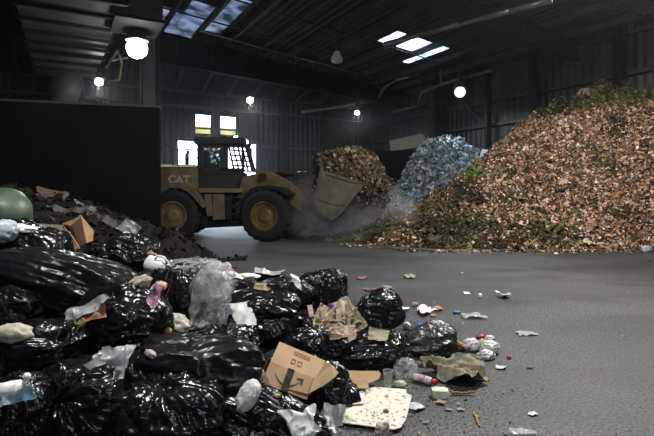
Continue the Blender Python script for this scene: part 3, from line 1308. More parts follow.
def tuft(name, base, n, L, m, label, cat, seed, droop=.5):
    rr = random.Random(seed)
    bm = bmesh.new()
    for k in range(n):
        an = rr.uniform(0, 2 * math.pi)
        out = Vector((math.cos(an), math.sin(an) * .6 - .4, 0))
        l = L * rr.uniform(.6, 1.1)
        prev = None
        for i in range(5):
            t = i / 4
            c = out * l * t + Vector((0, 0, l * (.7 * t - droop * 1.6 * t * t)))
            w = .022 * (1 - t * .8)
            s = Vector((-out.y, out.x, 0)).normalized() * w
            cur = (bm.verts.new(c - s), bm.verts.new(c + s), bm.verts.new(c + Vector((0, 0, -.012))))
            if prev:
                bm.faces.new((prev[0], prev[1], cur[1], cur[0]))
                bm.faces.new((prev[1], prev[2], cur[2], cur[1]))
                bm.faces.new((prev[2], prev[0], cur[0], cur[2]))
            prev = cur
    o = bm_obj(name, bm, m, None, False, base)
    return tag(o, label, cat)


tuft('dry_palm_frond', on_pile(585, 97, .25), 46, .4, mat('pale dry straw', (.5, .4, .27), .8, var=.3), 'pale dry palm tuft drooping near the top of the leaf pile', 'palm frond', 3, .9)
tuft('green_clippings', on_pile(510, 173, .1), 60, .42, mat('fresh green leaves', (.11, .18, .035), .7, var=.4), 'small bright green clump of clippings on the leaf pile slope', 'clippings', 5)
tuft('green_clippings', on_pile(560, 232, .1), 60, .5, mat('dull green leaves', (.06, .085, .025), .7, var=.4), 'dull green grassy clump near the foot of the leaf pile', 'clippings', 6)
sheet('paper_scrap', on_pile(593, 247, .06), .6, .3, mat('pinkish pale scrap', (.5, .38, .3), .8), 'pale pinkish scrap at the foot of the leaf pile', 'paper scrap', 4, .05, 6, (.5, 0, .2))
wad('plastic_scrap', 647, 249, 12.9, 13, 7, mat('blue grey film', (.12, .15, .28), .4, col2=(.4, .4, .42)), 'blue and white scrap at the foot of the leaf pile', 'plastic scrap', 8, sub=3)
wad('dark_clod', 621, 251, 13.0, 7, 5, DARKM, 'small black clod lying before the leaf pile foot', 'clod', 3, sub=3, group='black clods before the leaf pile')
wad('dark_clod', 433, 240, 14.0, 16, 9, mat('dark wet clod', (.035, .033, .03), .6), 'dark flat clod at the low toe of the leaf pile', 'clod', 5, sub=3, group='black clods before the leaf pile')
wad('dark_clod', 650, 262, 11.0, 4, 3, DARKM, 'tiny black clod alone on the asphalt right of the pile foot', 'clod', 6, sub=2, group='black clods before the leaf pile')

# ---- blue recycling pile
bc = [(5.15, 22.6, 4.1), (5.5, 22.6, 4.1), (4.8, 22.5, 4.0), (5.2, 22.0, 3.9), (6.1, 22.6, 3.95), (4.4, 22.2, 3.5), (5.9, 22.8, 3.9), (6.6, 22.9, 3.4), (4.0, 21.8, 2.7), (3.4, 21.5, 1.9), (3.1, 21.0, 1.2), (5, 21.3, 2.9), (6.3, 21.4, 2.9), (4.3, 20.4, 1.2), (5.5, 20.2, 1.4), (7.2, 20.8, 2.2),
      (2.6, 21.3, .2), (2.2, 21.5, -.4), (2.6, 20.0, -.3), (3.8, 19.2, -.3), (2.6, 23.0, -.3), (3.6, 24.0, .0), (5.4, 24.2, 2.3), (8, 22.2, 2.9), (1.4, 21, -.5), (1.8, 19, -.5), (2, 24, -.5)]
BV, Bf = heap('x', bc, (1.4, 9, 18.8, 24.4), 90, None, 17, .12, 1.2, '', '')
bp_ = np_mesh('recycling_pile', BV, Bf, mat('mixed plastic refuse', (.10, .13, .17), .7, col2=(.03, .035, .045), vscale=6), smooth=False)
tag(bp_, 'blue grey heap of plastic and paper recycling behind the leaf pile', 'recycling pile', kind='stuff')
nB = 9000
p_, n_ = surf_sample(BV, Bf, nB, rng)
pal = np.array([[.30, .38, .46], [.16, .25, .40], [.42, .47, .50], [.10, .15, .22], [.22, .33, .34], [.05, .06, .08], [.5, .53, .55], [.09, .2, .38], [.35, .1, .08], [.13, .2, .15]])
ci = rng.choice(len(pal), nB, p=[.2, .14, .15, .16, .1, .11, .07, .04, .01, .02])
FV, FF, FC = flakes(p_, n_, rng.uniform(.07, .2, nB), (pal[ci] * .58 + .035) * rng.uniform(.4, 1.2, (nB, 1)), .7, rng, 1.7, .08)
o = np_mesh('loose_recycling', FV, FF, attr_mat('loose recycling scraps', .5, .4), bp_, False, cols=FC)
o['kind'] = 'stuff'
panel('foam_board', [P(478, 163, 20.6), P(485, 162, 20.6), P(490, 150, 20.9), P(482, 149, 20.9)], .12, mat('pale blue white board', (.55, .62, .66), .6))
tag(bpy.data.objects['foam_board'], 'pale board sticking up between the blue pile and the leaf pile', 'foam board')

# ================================================================== WHEEL LOADER
H1, H2 = math.radians(4), math.radians(-15)
FA = Vector((-1.65, 16.56, 0))
fwd2 = Vector((math.cos(H2), math.sin(H2), 0))
lf2 = Vector((-math.sin(H2), math.cos(H2), 0))
HG = FA - fwd2 * 1.6
fwd1 = Vector((math.cos(H1), math.sin(H1), 0))
lf1 = Vector((-math.sin(H1), math.cos(H1), 0))
RA = HG - fwd1 * 1.9
ld_ = empty('wheel_loader', (HG.x, HG.y, 0))
tag(ld_, 'yellow articulated wheel loader lifting a heaped bucket in front of the bright truck door', 'wheel loader')
LO = Vector((HG.x, HG.y, 0))


def lp(frame, yl, px, py):
    """point of the loader's side plane (local y = yl) seen at a photo pixel -> loader coordinates"""
    f, l = (fwd1, lf1) if frame == 1 else (fwd2, lf2)
    o = (RA if frame == 1 else FA) + l * yl
    k = (px - 327) / FPX
    t = (k * o.y - o.x) / (f.x - k * f.y)
    q = o + f * t
    return Vector((q.x, q.y, CH - (py - HY) / FPX * q.y)) - LO


def lprism(name, frame, yl, thick, pxs, m, parent=None, smooth=False):
    l = lf1 if frame == 1 else lf2
    bm = bmesh.new()
    extrude_poly(bm, [lp(frame, yl, *q) for q in pxs], l * thick)
    return bm_obj(name, bm, m, parent or ld_, smooth)


def wheel(c, l, r=.83, w=.6):
    """tyre with lugs + rim; c hub centre, l axle direction (outwards)"""
    bm = bmesh.new()
    prof = [(.46, -w * .42), (.5, -w / 2), (.68, -w * .52), (.79, -w * .46), (r, -w * .34), (r, w * .34), (.79, w * .46), (.68, w * .52), (.5, w / 2), (.46, w * .42)]
    u_ = Vector((0, 0, 1))
    v_ = l.cross(u_)
    n = 44
    R = []
    for j in range(n):
        a = 2 * math.pi * j / n
        e = u_ * math.cos(a) + v_ * math.sin(a)
        R.append([bm.verts.new(c + e * (pr_ + (.0 if abs(pr_ - r) > .01 else (.025 if j % 2 else -.025))) + l * x) for pr_, x in prof])
    for j in range(n):
        A, B = R[j], R[(j + 1) % n]
        for k in range(len(prof) - 1):
            bm.faces.new((A[k], A[k + 1], B[k + 1], B[k]))
        bm.faces.new((A[-1], A[0], B[0], B[-1]))
    t = bm_obj('tyre', bm, RUB, ld_)
    bm = bmesh.new()
    bmtube(bm, c - l * w * .35, c + l * w * .3, .475, 28)
    rings = [(.475, .3), (.475, .44), (.42, .44), (.40, .30), (.25, .26), (.2, .36), (.12, .38), (.0001, .38)]
    for (a0, x0), (a1, x1) in zip(rings[:-1], rings[1:]):
        bmtube(bm, c + l * w * x0, c + l * (w * x1 + 1e-4), a0, 28, a1, caps=False)
    for k in range(10):
        a = 2 * math.pi * k / 10
        e = u_ * math.cos(a) + v_ * math.sin(a)
        bmtube(bm, c + l * w * .27 + e * .32, c + l * (w * .27 + .04) + e * .32, .025, 6)
    bm_obj('wheel_rim', bm, YEL, ld_, False)


for s in (-1, 1):
    wheel(FA + lf2 * 1.1 * s + Vector((0, 0, .83)) - LO, lf2 * s)
    wheel(RA + lf1 * 1.1 * s + Vector((0, 0, .83)) - LO, lf1 * s)
bm = bmesh.new()
bmtube(bm, FA + lf2 * .8 - LO + Vector((0, 0, .83)), FA - lf2 * .8 - LO + Vector((0, 0, .83)), .2, 14)
bm_obj('axle', bm, DARKM, ld_, True)
bm = bmesh.new()
bmtube(bm, RA + lf1 * .8 - LO + Vector((0, 0, .83)), RA - lf1 * .8 - LO + Vector((0, 0, .83)), .2, 14)
bm_obj('axle', bm, DARKM, ld_, True)
# rear body: engine hood, counterweight, fenders, deck
hood = lprism('engine_hood', 1, -.8, 1.6, [(146, 169), (150, 166), (195, 165), (198, 168), (198, 190), (176, 193), (146, 197)], YEL)
lprism('hood_top_glint', 1, -.86, .06, [(150, 164.5), (196, 164.5), (196, 166.8), (150, 166.8)], mat('painted hood glint', (.6, .55, .45), .5))  # pale strip standing in for light reflected off the hood's top edge
lprism('counterweight', 1, -1.1, 2.2, [(138, 190), (150, 184), (156, 196), (152, 222), (141, 222)], YELD)
for s in (-1.4, .85):
    lprism('rear_fender', 1, s, .55, [(156, 194), (161, 187), (172, 182.5), (186, 183), (193, 187), (201, 198), (206, 206), (203, 208), (196, 200), (188, 192), (180, 188), (170, 188), (163, 192), (158, 198)], YELD)
lprism('chassis', 1, -.5, 1.0, [(150, 190), (242, 188), (243, 226), (206, 228), (150, 222)], DARKM)
lprism('deck', 1, -1.25, 2.5, [(199, 188), (243, 188.5), (243, 192.5), (199, 192.5)], YEL)
lprism('tool_box', 1, -1.2, .55, [(204, 194), (212, 194), (213, 216), (207, 216)], YELD)
lprism('fuel_tank', 1, -1.22, .6, [(213, 194), (224, 194), (225, 219), (213, 220)], YELD)
lprism('battery_box', 1, -1.15, .5, [(225, 196), (231, 196), (231, 219), (226, 219)], DARKM)
# steps
for k in range(4):
    lprism('step', 1, -1.35, .3, [(231, 197 + 8 * k), (240, 197 + 8 * k), (240, 198.4 + 8 * k), (231, 198.4 + 8 * k)], DARKM)
bm = bmesh.new()
for px in (231, 240):
    bmtube(bm, lp(1, -1.33, px, 194), lp(1, -1.33, px, 222), .02, 6)
bm_obj('step_frame', bm, DARKM, ld_)
# lettering on the hood side
tx = bpy.data.curves.new('hood_lettering', 'FONT')
tx.body = 'CAT'
tx.size = .36
tx.extrude = .006
tx.offset = .012
tx.materials.append(mat('dull grey decal', (.2, .2, .2), .5))
to_ = bpy.data.objects.new('tmp', tx)
lm = bpy.data.meshes.new_from_object(to_)
lm.name = 'hood_lettering'
bpy.data.objects.remove(to_)
bpy.data.curves.remove(tx)
to = bpy.data.objects.new('hood_lettering', lm)
link(to, ld_)
to.location = lp(1, -.81, 168, 183)
to.rotation_euler = (math.pi / 2, 0, H1)
# rear handrails
bm = bmesh.new()
for px in (173, 178):
    bmtube(bm, lp(1, -.9, px, 166), lp(1, -.9, px, 149), .022, 6)
bmpath(bm, [lp(1, -.9, 165, 143), lp(1, -.9, 173, 149), lp(1, -.9, 178, 149), lp(1, -.9, 197, 150)], .022, 6)
bmpath(bm, [lp(1, -.9, 178, 158), lp(1, -.9, 197, 158)], .018, 6)
bm_obj('handrail', bm, STEEL, ld_)
bm = bmesh.new()
bmtube(bm, lp(1, -.2, 187, 166), lp(1, -.2, 187, 153), .07, 12)
bmtube(bm, lp(1, -.2, 187, 153), lp(1, -.2, 189, 151), .06, 12)
bm_obj('exhaust_stack', bm, DARKM, ld_, True)
# cab
cabn = lprism('cab_base', 1, -.75, 1.5, [(197, 170), (243, 172), (243, 189), (197, 189)], DARKM)
lprism('cab_roof', 1, -.85, 1.7, [(193, 139), (197, 137), (240, 137), (247, 140), (246, 143.5), (194, 143.5)], DARKM)
for yl in (-.78, .7):
    for a_, b_ in ((197, 203), (220, 228)):
        lprism('cab_pillar', 1, yl, .08, [(a_, 142), (b_, 142), (b_, 171), (a_, 171)], DARKM)
    lprism('cab_pillar', 1, yl, .08, [(241, 142), (243, 142), (245, 172), (242, 172)], DARKM)
    lprism('cab_sill', 1, yl, .08, [(197, 168), (243, 168), (243, 173), (197, 173)], DARKM)
    lprism('cab_header', 1, yl, .08, [(197, 142), (243, 142), (243, 146), (197, 146)], DARKM)
lprism('side_window', 1, -.76, .01, [(203, 146), (220, 146), (220, 168), (203, 168)], GLASS)
lprism('side_window', 1, .74, .01, [(203, 146), (220, 146), (220, 168), (203, 168)], GLASS)
lprism('driver_seat', 1, -.25, .5, [(203, 152), (207, 151), (209, 163), (216, 164), (216, 170), (203, 170)], DARKM)
bm = bmesh.new()
bmtube(bm, lp(1, 0, 219, 170), lp(1, 0, 217, 159), .04, 8)
bmtube(bm, lp(1, -.2, 216.5, 159), lp(1, .2, 216.5, 159), .03, 8)
bm_obj('steering_column', bm, DARKM, ld_)
# windshield guard mesh
bm = bmesh.new()
for yl in (-.8,):
    for i in range(5):
        a_ = 228 + 4.6 * i
        bmtube(bm, lp(1, yl, a_, 143 + i * .5), lp(1, yl, a_ + 6.5, 172), .034, 5)
    for j in range(6):
        y0 = 145 + 5 * j
        bmtube(bm, lp(1, yl, 228 + j * .6, y0), lp(1, yl, 247 + j * 1.4, y0 + 1.5), .030, 5)
for k in range(7):
    y_ = -.8 + 1.6 * k / 6
    bmtube(bm, lp(1, 0, 246, 143) + lf1 * y_, lp(1, 0, 254, 172) + lf1 * y_, .034, 5)
for k in range(6):
    q0, q1 = lp(1, 0, 246, 143), lp(1, 0, 254, 172)
    q = q0.lerp(q1, (k + .5) / 6)
    bmtube(bm, q - lf1 * .8, q + lf1 * .8, .030, 5)
bm_obj('windshield_guard', bm, DARKM, ld_)
# mirror
lprism('side_mirror', 1, -1.05, .05, [(248, 148), (252, 148), (252, 157), (248, 157)], DARKM)
WLT = emis('lit work lamp', (.85, .93, 1), 25)
for px, py in ((234, 138), (244, 142)):
    bm = bmesh.new()
    c = lp(1, -.5, px, py)
    bmtube(bm, c + fwd1 * -.08, c + fwd1 * .08, .09, 14, .11)
    w = bm_obj('work_lamp', bm, DARKM, ld_)
    bm = bmesh.new()
    bmesh.ops.create_uvsphere(bm, u_segments=14, v_segments=8, radius=.085, matrix=Matrix.Translation(c + fwd1 * .06 - lf1 * .04))
    bm_obj('lamp_lens', bm, WLT, w, True)
# front frame tower
lprism('front_frame', 2, -.45, .9, [(246, 176), (263, 172), (268, 186), (280, 205), (285, 222), (247, 222), (238, 205)], YELD)
for s in (-1.35, .8):
    lprism('front_fender', 2, s, .55, [(235, 214), (238, 203), (246, 192), (256, 187), (268, 185.5), (280, 187), (291, 194), (288, 196), (278, 190.5), (268, 189), (257, 190.5), (248, 195.5), (242, 204), (239, 214)], DARKM)
lprism('front_pillar', 2, -.95, .3, [(243, 177), (254, 175.5), (258, 186), (250, 189), (243, 196), (239, 206), (235, 204)], YELD)
# lift arms
arm = [(254, 175), (258, 170.5), (268, 170.5), (279, 176), (291, 184), (302, 193), (313, 205), (322, 212), (330, 216), (331, 221), (322, 222.5), (312, 218), (300, 211), (290, 204), (280, 197), (270, 191), (258, 186)]
for yl in (-.85, .7):
    lprism('lift_arm', 2, yl, .15, arm, YEL)
lprism('arm_crossbar', 2, -.8, 1.6, [(288, 191), (296, 195), (300, 203), (292, 200)], YEL)
for yl in (-.95, .85):
    for px, py, r_ in ((262, 177, .13), (322, 217, .11), (291, 196, .1)):
        bm = bmesh.new()
        c = lp(2, yl, px, py)
        bmtube(bm, c, c + lf2 * .1, r_, 14)
        bm_obj('pivot_pin', bm, DARKM, ld_)
# lift cylinders
for yl in (-.55, .5):
    bm = bmesh.new()
    bmtube(bm, lp(2, yl, 256, 207), lp(2, yl, 277, 201), .085, 12)
    bm_obj('lift_cylinder', bm, DARKM, ld_, True)
    bm = bmesh.new()
    bmtube(bm, lp(2, yl, 277, 201), lp(2, yl, 294, 199), .045, 10)
    bm_obj('cylinder_rod', bm, mat('chromed rod', (.55, .55, .55), .2, metal=1), ld_, True)
# bellcrank, tilt cylinder and link
lprism('bellcrank', 2, -.12, .24, [(296, 187), (303, 182), (311, 169.5), (315, 168), (318.5, 170), (318, 178), (315, 193), (313, 205), (305, 203), (297, 195)], YEL)
bm = bmesh.new()
bmtube(bm, lp(2, 0, 273, 175), lp(2, 0, 293, 173.5), .11, 14)
bmtube(bm, lp(2, 0, 268, 177), lp(2, 0, 274, 175), .07, 10)
bm_obj('tilt_cylinder', bm, DARKM, ld_, True)
bm = bmesh.new()
bmtube(bm, lp(2, 0, 293, 173.5), lp(2, 0, 313, 170.5), .05, 10)
bm_obj('cylinder_rod', bm, MATS['chromed rod'], ld_, True)
bm = bmesh.new()
for k, (dx, dy) in enumerate(((0, 0), (3, 1.5), (5, 1))):
    bmpath(bm, [lp(2, -.25, 276 + dx, 174), lp(2, -.25, 280 + dx, 170.5 + dy * .3), lp(2, -.25, 286 + dx, 171 + dy), lp(2, -.25, 291 + dx, 174.5)], .022, 6)
bm_obj('hydraulic_hose', bm, DARKM, ld_, True)
lprism('bucket_link', 2, -.1, .2, [(305, 201), (308, 198), (320, 205), (319, 209)], YELD)
for k in range(3):
    bm = bmesh.new()
    pts = []
    for i in range(13):
        t = math.pi * i / 12
        pts.append(lp(2, -.5, 317.5 - (8 - k * 1.5) * math.cos(t), 216.5 + (8.5 - 2.4 * k) * math.sin(t)))
    bmpath(bm, pts, .02, 6)
    bm_obj('hydraulic_hose', bm, RUB, ld_, True)
# bucket
prof_b = [(321.5, 161), (313.5, 200), (318, 213), (329, 220.5), (339, 215), (365, 184)]
BW = 1.45
inner = [(321.5, 161), (323.5, 171), (364.5, 184), (339.5, 214), (329, 219.5), (318.5, 212.5), (314, 200)]
for yl in (-BW, BW - .05):
    sp_ = lprism('bucket_side', 2, yl, .05, inner, BKT)
    if yl < 0:
        for q in ([(323, 170.5), (364.8, 183.2), (364, 185.8), (323, 173.5)], [(318, 197), (346, 205.5), (344.5, 207.5), (318, 199.6)], [(322, 173), (324.5, 174), (319, 200), (316.5, 199)]):
            lprism('side_rib', 2, yl - .03, .03, q, BKT, sp_)
        lprism('wear_plate', 2, yl - .03, .03, [(357, 181.5), (365, 184), (339.5, 215.5), (331, 221), (328, 218), (337, 210)], mat('brown worn steel', (.09, .07, .05), .5, metal=.3), sp_)
bm = bmesh.new()
shell_t = .05
A = [lp(2, -BW, *q) for q in prof_b]
A_in = []
cen = sum(A, Vector()) / len(A)
for q in A:
    A_in.append(q + (cen - q).normalized() * .06)
loop = A + A_in[::-1]
va_ = [bm.verts.new(q) for q in loop]
vb_ = [bm.verts.new(q + lf2 * 2 * BW) for q in loop]
n = len(loop)
for k in range(n):
    bm.faces.new((va_[k], va_[(k + 1) % n], vb_[(k + 1) % n], vb_[k]))
m_ = len(A)
for Q in (va_, vb_):
    for k in range(m_ - 1):
        bm.faces.new((Q[k], Q[k + 1], Q[n - 2 - k], Q[n - 1 - k]))
bm_obj('bucket_shell', bm, BKT, ld_)
bm = bmesh.new()
beam(bm, lp(2, -BW, 363, 185), lp(2, -BW, 363, 185) + lf2 * 2 * BW, .14, .05)
bm_obj('cutting_edge', bm, DARKM, ld_)
# load heaped in the bucket (a loose heap: spills over the cutting edge)
bcen = lp(2, -.3, 352, 173) + LO
d, Fc = ico(5)
ax = fwd2 * 1.0 + Vector((0, 0, .0))
r = 1 + .18 * vn(d * 2.1, 61) + .12 * ridge(d * 4.2, 62) + .05 * vn(d * 9, 63)
Lx, Ly, Lz = 1.05, 1.30, 1.0
Vl = d * r[:, None] * np.array([Lx, Ly, Lz])
Mx = np.array(Matrix(((fwd2.x, lf2.x, 0), (fwd2.y, lf2.y, 0), (0, 0, 1))))
Vl[:, 2] -= np.where(Vl[:, 0] > 0, .32 * Vl[:, 0] ** 2, 0)
Vl[:, 2] = np.where(Vl[:, 2] > 0, .95 * np.tanh(Vl[:, 2] / .95), Vl[:, 2])
Vl[:, 1] = np.clip(Vl[:, 1], -1.05, 1.5)
Vw = Vl @ Mx.T
lo_ = np_mesh('bucket_load', Vw, Fc, mat('dark wet yard waste', (.05, .034, .022), .9, col2=(.02, .016, .012), vscale=7, bump=.6, bscale=20), smooth=False, loc=bcen)
tag(lo_, 'dark brown heap of leafy yard waste overflowing from the raised bucket', 'yard waste load', kind='stuff')
nB = 9000
p_, n_ = surf_sample(Vw, Fc, nB, rng)
# surf normals point outward
n_ = p_ / np.linalg.norm(p_, axis=1, keepdims=True)
palb = np.array([[.17, .11, .06], [.09, .055, .03], [.33, .24, .15], [.06, .065, .025], [.03, .022, .016], [.22, .09, .05], [.45, .40, .32]])
ci = rng.choice(7, nB, p=[.25, .25, .09, .13, .19, .05, .04])
FV, FF, FC = flakes(p_, n_, rng.uniform(.05, .13, nB), palb[ci] * .62 * rng.uniform(.6, 1.3, (nB, 1)), .6, rng, 2.0, .06)
# trickle falling from the lip to the pile below
nT = 1300
tt = rng.random(nT)
base_ = lp(2, .3, 385, 190) + LO
pt = np.stack([base_.x + rng.normal(0, .22, nT) - .05, base_.y + rng.normal(0, .5, nT), base_.z + .45 - tt ** .8 * 1.55], 1) - np.array(bcen)
TV, TF, TC = flakes(pt, np.tile([0, 0, 1.], (nT, 1)), rng.uniform(.02, .055, nT), palb[rng.choice(7, nT)] * .7, 1.0, rng, 1.8)
o = np_mesh('loose_leaves', np.concatenate([FV, TV]), np.concatenate([FF, TF + len(FV)]), attr_mat('loose wet leaves', .7, .3), lo_, False, cols=np.concatenate([FC, TC]))
o['kind'] = 'stuff'

# ---- dust cloud under the bucket
def dust(name, c, s, dens, label, col=(.75, .78, .85)):
    bm = bmesh.new()
    bmesh.ops.create_icosphere(bm, subdivisions=3, radius=1)
    m = bpy.data.materials.new(name)
    m.use_nodes = True
    nt = m.node_tree
    nt.nodes.remove(nt.nodes['Principled BSDF'])
    v = nt.nodes.new('ShaderNodeVolumePrincipled')
    v.inputs['Color'].default_value = (*col, 1)
    tc = nt.nodes.new('ShaderNodeTexCoord')
    n = nt.nodes.new('ShaderNodeTexNoise')
    n.inputs['Scale'].default_value = 1.6
    n.inputs['Detail'].default_value = 3
    nt.links.new(tc.outputs['Object'], n.inputs['Vector'])
    ln = nt.nodes.new('ShaderNodeVectorMath')
    ln.operation = 'LENGTH'
    nt.links.new(tc.outputs['Object'], ln.inputs[0])
    mr = nt.nodes.new('ShaderNodeMapRange')
    mr.inputs['From Min'].default_value = 1
    mr.inputs['From Max'].default_value = .15
    mr.inputs['To Min'].default_value = 0
    mr.inputs['To Max'].default_value = 1
    nt.links.new(ln.outputs['Value'], mr.inputs['Value'])
    mr2 = nt.nodes.new('ShaderNodeMapRange')
    mr2.inputs['From Min'].default_value = .38
    mr2.inputs['From Max'].default_value = .7
    mr2.inputs['To Max'].default_value = dens
    nt.links.new(n.outputs['Fac'], mr2.inputs['Value'])
    mu = nt.nodes.new('ShaderNodeMath')
    mu.operation = 'MULTIPLY'
    nt.links.new(mr.outputs['Result'], mu.inputs[0])
    nt.links.new(mr2.outputs['Result'], mu.inputs[1])
    nt.links.new(mu.outputs[0], v.inputs['Density'])
    nt.links.new(v.outputs[0], nt.nodes['Material Output'].inputs['Volume'])
    o = bm_obj(name, bm, m, None, True, c)
    o.scale = s
    tag(o, label, 'dust', kind='stuff')
    return o


dust('dust_cloud', P(345, 212, 16.3), (2.6, 2.2, 1.45), 1.5, 'pale dust cloud drifting below the raised loader bucket')

# ================================================================== FRONT TRASH HEAP
B = []   # (px, py, Y, w, h, roll, knot, seed, mat, label, opts)


def ab(*a, **k):
    B.append((a, k))


ab(28, 254, 4.2, 78, 62, -12, (-.6, -.2, .5), 1, BLACK, 'shiny black bag below the green tub at the heap top')
ab(66, 287, 3.75, 140, 62, -12, (1, -.1, -.1), 2, BLACK2, 'long smooth black bag stretched below the open cardboard box', depth=.75)
ab(122, 259, 4.5, 68, 44, 14, (-.3, -.3, .9), 3, BLACK, 'heavily crinkled black bag beside the white jug', fold=1.5)
ab(121, 334, 3.45, 92, 82, -18, (.9, -.3, .5), 4, BLACK, 'wrinkled black bag bulging below the magenta wrapper', fold=1.2)
ab(178, 293, 4.15, 50, 58, 0, (.2, -.1, 1), 5, BLACK, 'upright black bag wrapped in cloudy clear plastic')
ab(192, 368, 3.2, 122, 62, -4, (-1, -.45, -.1), 6, BLACK2, 'broad black bag gathered at one end near the torn white film', tied=False)
ab(84, 402, 2.85, 96, 84, 0, (-.1, -1, .55), 7, BLACK, 'black bag with a big tied knot facing the viewer', tied=True, fold=1.3)
ab(36, 350, 3.15, 100, 60, 6, (-1, 0, .2), 8, BLACK, 'slumped black bag behind the knotted bag under the cream rag', fold=1.2)
ab(18, 414, 2.6, 62, 66, 0, (.3, -.4, 1), 9, BLACK, 'black bag with fine ripples topped by a white bottle', fold=1.5)
ab(172, 420, 2.9, 105, 76, 0, (-.2, -.3, 1), 10, BLACK, 'rippled black bag beneath the broad gathered bag', fold=1.5)
ab(262, 316, 4.75, 78, 48, 5, (-1, 0, .1), 11, BLACK, 'glossy black bag spreading beside the white paper sheet')
ab(322, 293, 6.3, 50, 38, 8, (0, -.3, 1), 12, BLACK, 'crinkled black bag behind the crumpled brown paper', fold=1.6)
ab(379, 315, 5.55, 50, 44, 35, (.9, .1, -.8), 13, BLACK, 'dusty round black bag standing at the edge of the heap near the blue scrap', fold=1.1)
ab(371, 353, 4.5, 72, 40, 6, (-1, -.2, .05), 14, BLACK, 'plump black bag lying beside the crushed clear cup', fold=1.3, tied=True)
ab(428, 344, 4.95, 54, 36, 12, (-.9, -.3, .35), 15, GREYBAG, 'flat dusty black bag nearest the open asphalt', fold=1.2, depth=1.0, tied=True)
ab(330, 392, 3.75, 58, 50, -30, (.5, -.2, 1), 16, BLACK, 'glossy black bag beneath the smile box and its torn flap')
ab(250, 413, 3.1, 104, 48, -22, (.9, -.2, .6), 17, BLACK, 'shiny black bag at the bottom beneath the smile box', fold=1.3)
ab(240, 291, 5.9, 30, 26, 0, (0, -.3, 1), 18, BLACK, 'small black bag between the white sheet and colourful litter')
ab(312, 327, 5.0, 60, 30, 5, (-.5, -.2, .9), 19, BLACK, 'low crumpled black bag in front of the white packet', fold=1.5)
ab(284, 293, 6.0, 52, 28, 3, (0, -.2, 1), 20, BLACK2, 'sagging black bag below the tan paper bag')
ab(228, 345, 4.0, 60, 40, 0, (.3, -.4, 1), 21, BLACK, 'half hidden black bag behind the smile box', fold=1.3)
ab(318, 346, 4.5, 60, 34, 0, (0, -.4, 1), 22, BLACK, 'dark crumpled bag wedged under the brown paper clump', fold=1.5)
ab(14, 306, 3.5, 66, 46, 5, (-.5, -.4, 1), 23, BLACK2, 'dark sagging bag just above the cream rag')
ab(172, 345, 3.8, 60, 34, 8, (.4, -.3, .6), 24, BLACK, 'narrow black bag beneath the crumpled white tissue', fold=1.4)
ab(298, 428, 3.05, 60, 40, -35, (.7, -.3, 1), 25, BLACK, 'black bag under the torn white bag at the heap foot', fold=1.3)
ab(270, 277, 6.9, 30, 12, 0, (.3, -.2, .6), 26, BLACK, 'small black bag edged with white film at the heap back')
ab(140, 392, 3.05, 40, 60, 5, (0, -.3, 1), 27, BLACK2, 'dark bag squeezed between the knotted and gathered bags')
ab(205, 318, 4.3, 50, 28, 0, (.5, -.4, .5), 28, BLACK2, 'black bag slumped below the cloudy clear plastic')
ab(290, 372, 3.95, 60, 40, 0, (.5, -.4, .5), 29, BLACK2, 'black bag hidden under the smile box body')

hp = []
for a, k in B:
    c = P(a[0], a[1], a[2])
    hh = a[4] * a[2] / FPX
    hp.append((c.x, c.y, max(c.z - hh * .42, .02)))
    o = bag(*a[:5], math.radians(a[5]), knot=a[6], seed=a[7], m=a[8], label=a[9], **k)

# heap of squashed refuse beneath the bags
edge_px = [(150, 246), (190, 262), (228, 272), (258, 272), (290, 276), (318, 280), (345, 290), (362, 300), (400, 318), (400, 345), (385, 362), (350, 372), (345, 392), (340, 415), (332, 436), (325, 480), (316, 560)]
for px, py in edge_px:
    q = F(px, py)
    hp += [(q.x, q.y, -.04), (q.x + .25, q.y + .12, -.12), (q.x + .6, q.y + .4, -.2)]
hp += [(-2.2, 2.6, .6), (-2.8, 3.3, .95), (-3.6, 4.2, 1.2), (-3.2, 5.2, 1.1), (-2.2, 5.6, .75), (-1.3, 2.0, .2), (-2.0, 1.8, .4), (-.6, 2.3, .12), (-.3, 3.3, .12), (-5, 4, 1.2), (-5, 6, 1.0), (-1.6, 6.6, .25), (-1.4, 5.5, .35), (-.8, 6.0, .2),
       (-2.8, 8.4, -.2), (-2.2, 9.5, -.3), (-1.2, 8.8, -.3), (0, 8.3, -.3), (1.4, 7, -.3), (1.5, 4, -.3)]
X, Yv, q = grid_mesh(-6, 1.6, 1.3, 9.4, 210, 224)
Z = idw(hp, X, Yv, 3.2, .01)
pp = np.stack([X, Yv, np.zeros_like(X)], 1)
Z = Z + np.clip(Z * 3, 0, 1) * (.035 * ridge(pp * 3, 71) + .022 * ridge(pp * 7, 72) + .012 * ridge(pp * 15, 73)) - .03
ok = Z > -.08
f_ = q[ok[q].all(1)]
used = np.unique(f_)
mp_ = np.full(len(X), -1)
mp_[used] = np.arange(len(used))
HV, HF = np.stack([X, Yv, Z], 1)[used], mp_[f_]
hb = np_mesh('trash_heap', HV, HF, BLACK2, smooth=True)
tag(hb, 'packed dark refuse filling the gaps beneath the black bags', 'trash heap', kind='stuff')
nB = 5200
p_, n_ = surf_sample(HV, HF, nB, rng)
palh = np.array([[.02, .02, .022], [.05, .045, .04], [.22, .2, .17], [.45, .44, .42], [.2, .12, .06], [.1, .02, .03], [.03, .08, .16], [.35, .28, .15]])
ci = rng.choice(8, nB, p=[.5, .25, .08, .04, .08, .01, .01, .03])
FV, FF, FC = flakes(p_, n_, rng.uniform(.012, .05, nB), palh[ci] * rng.uniform(.6, 1.2, (nB, 1)), .5, rng, 2.0, .02)
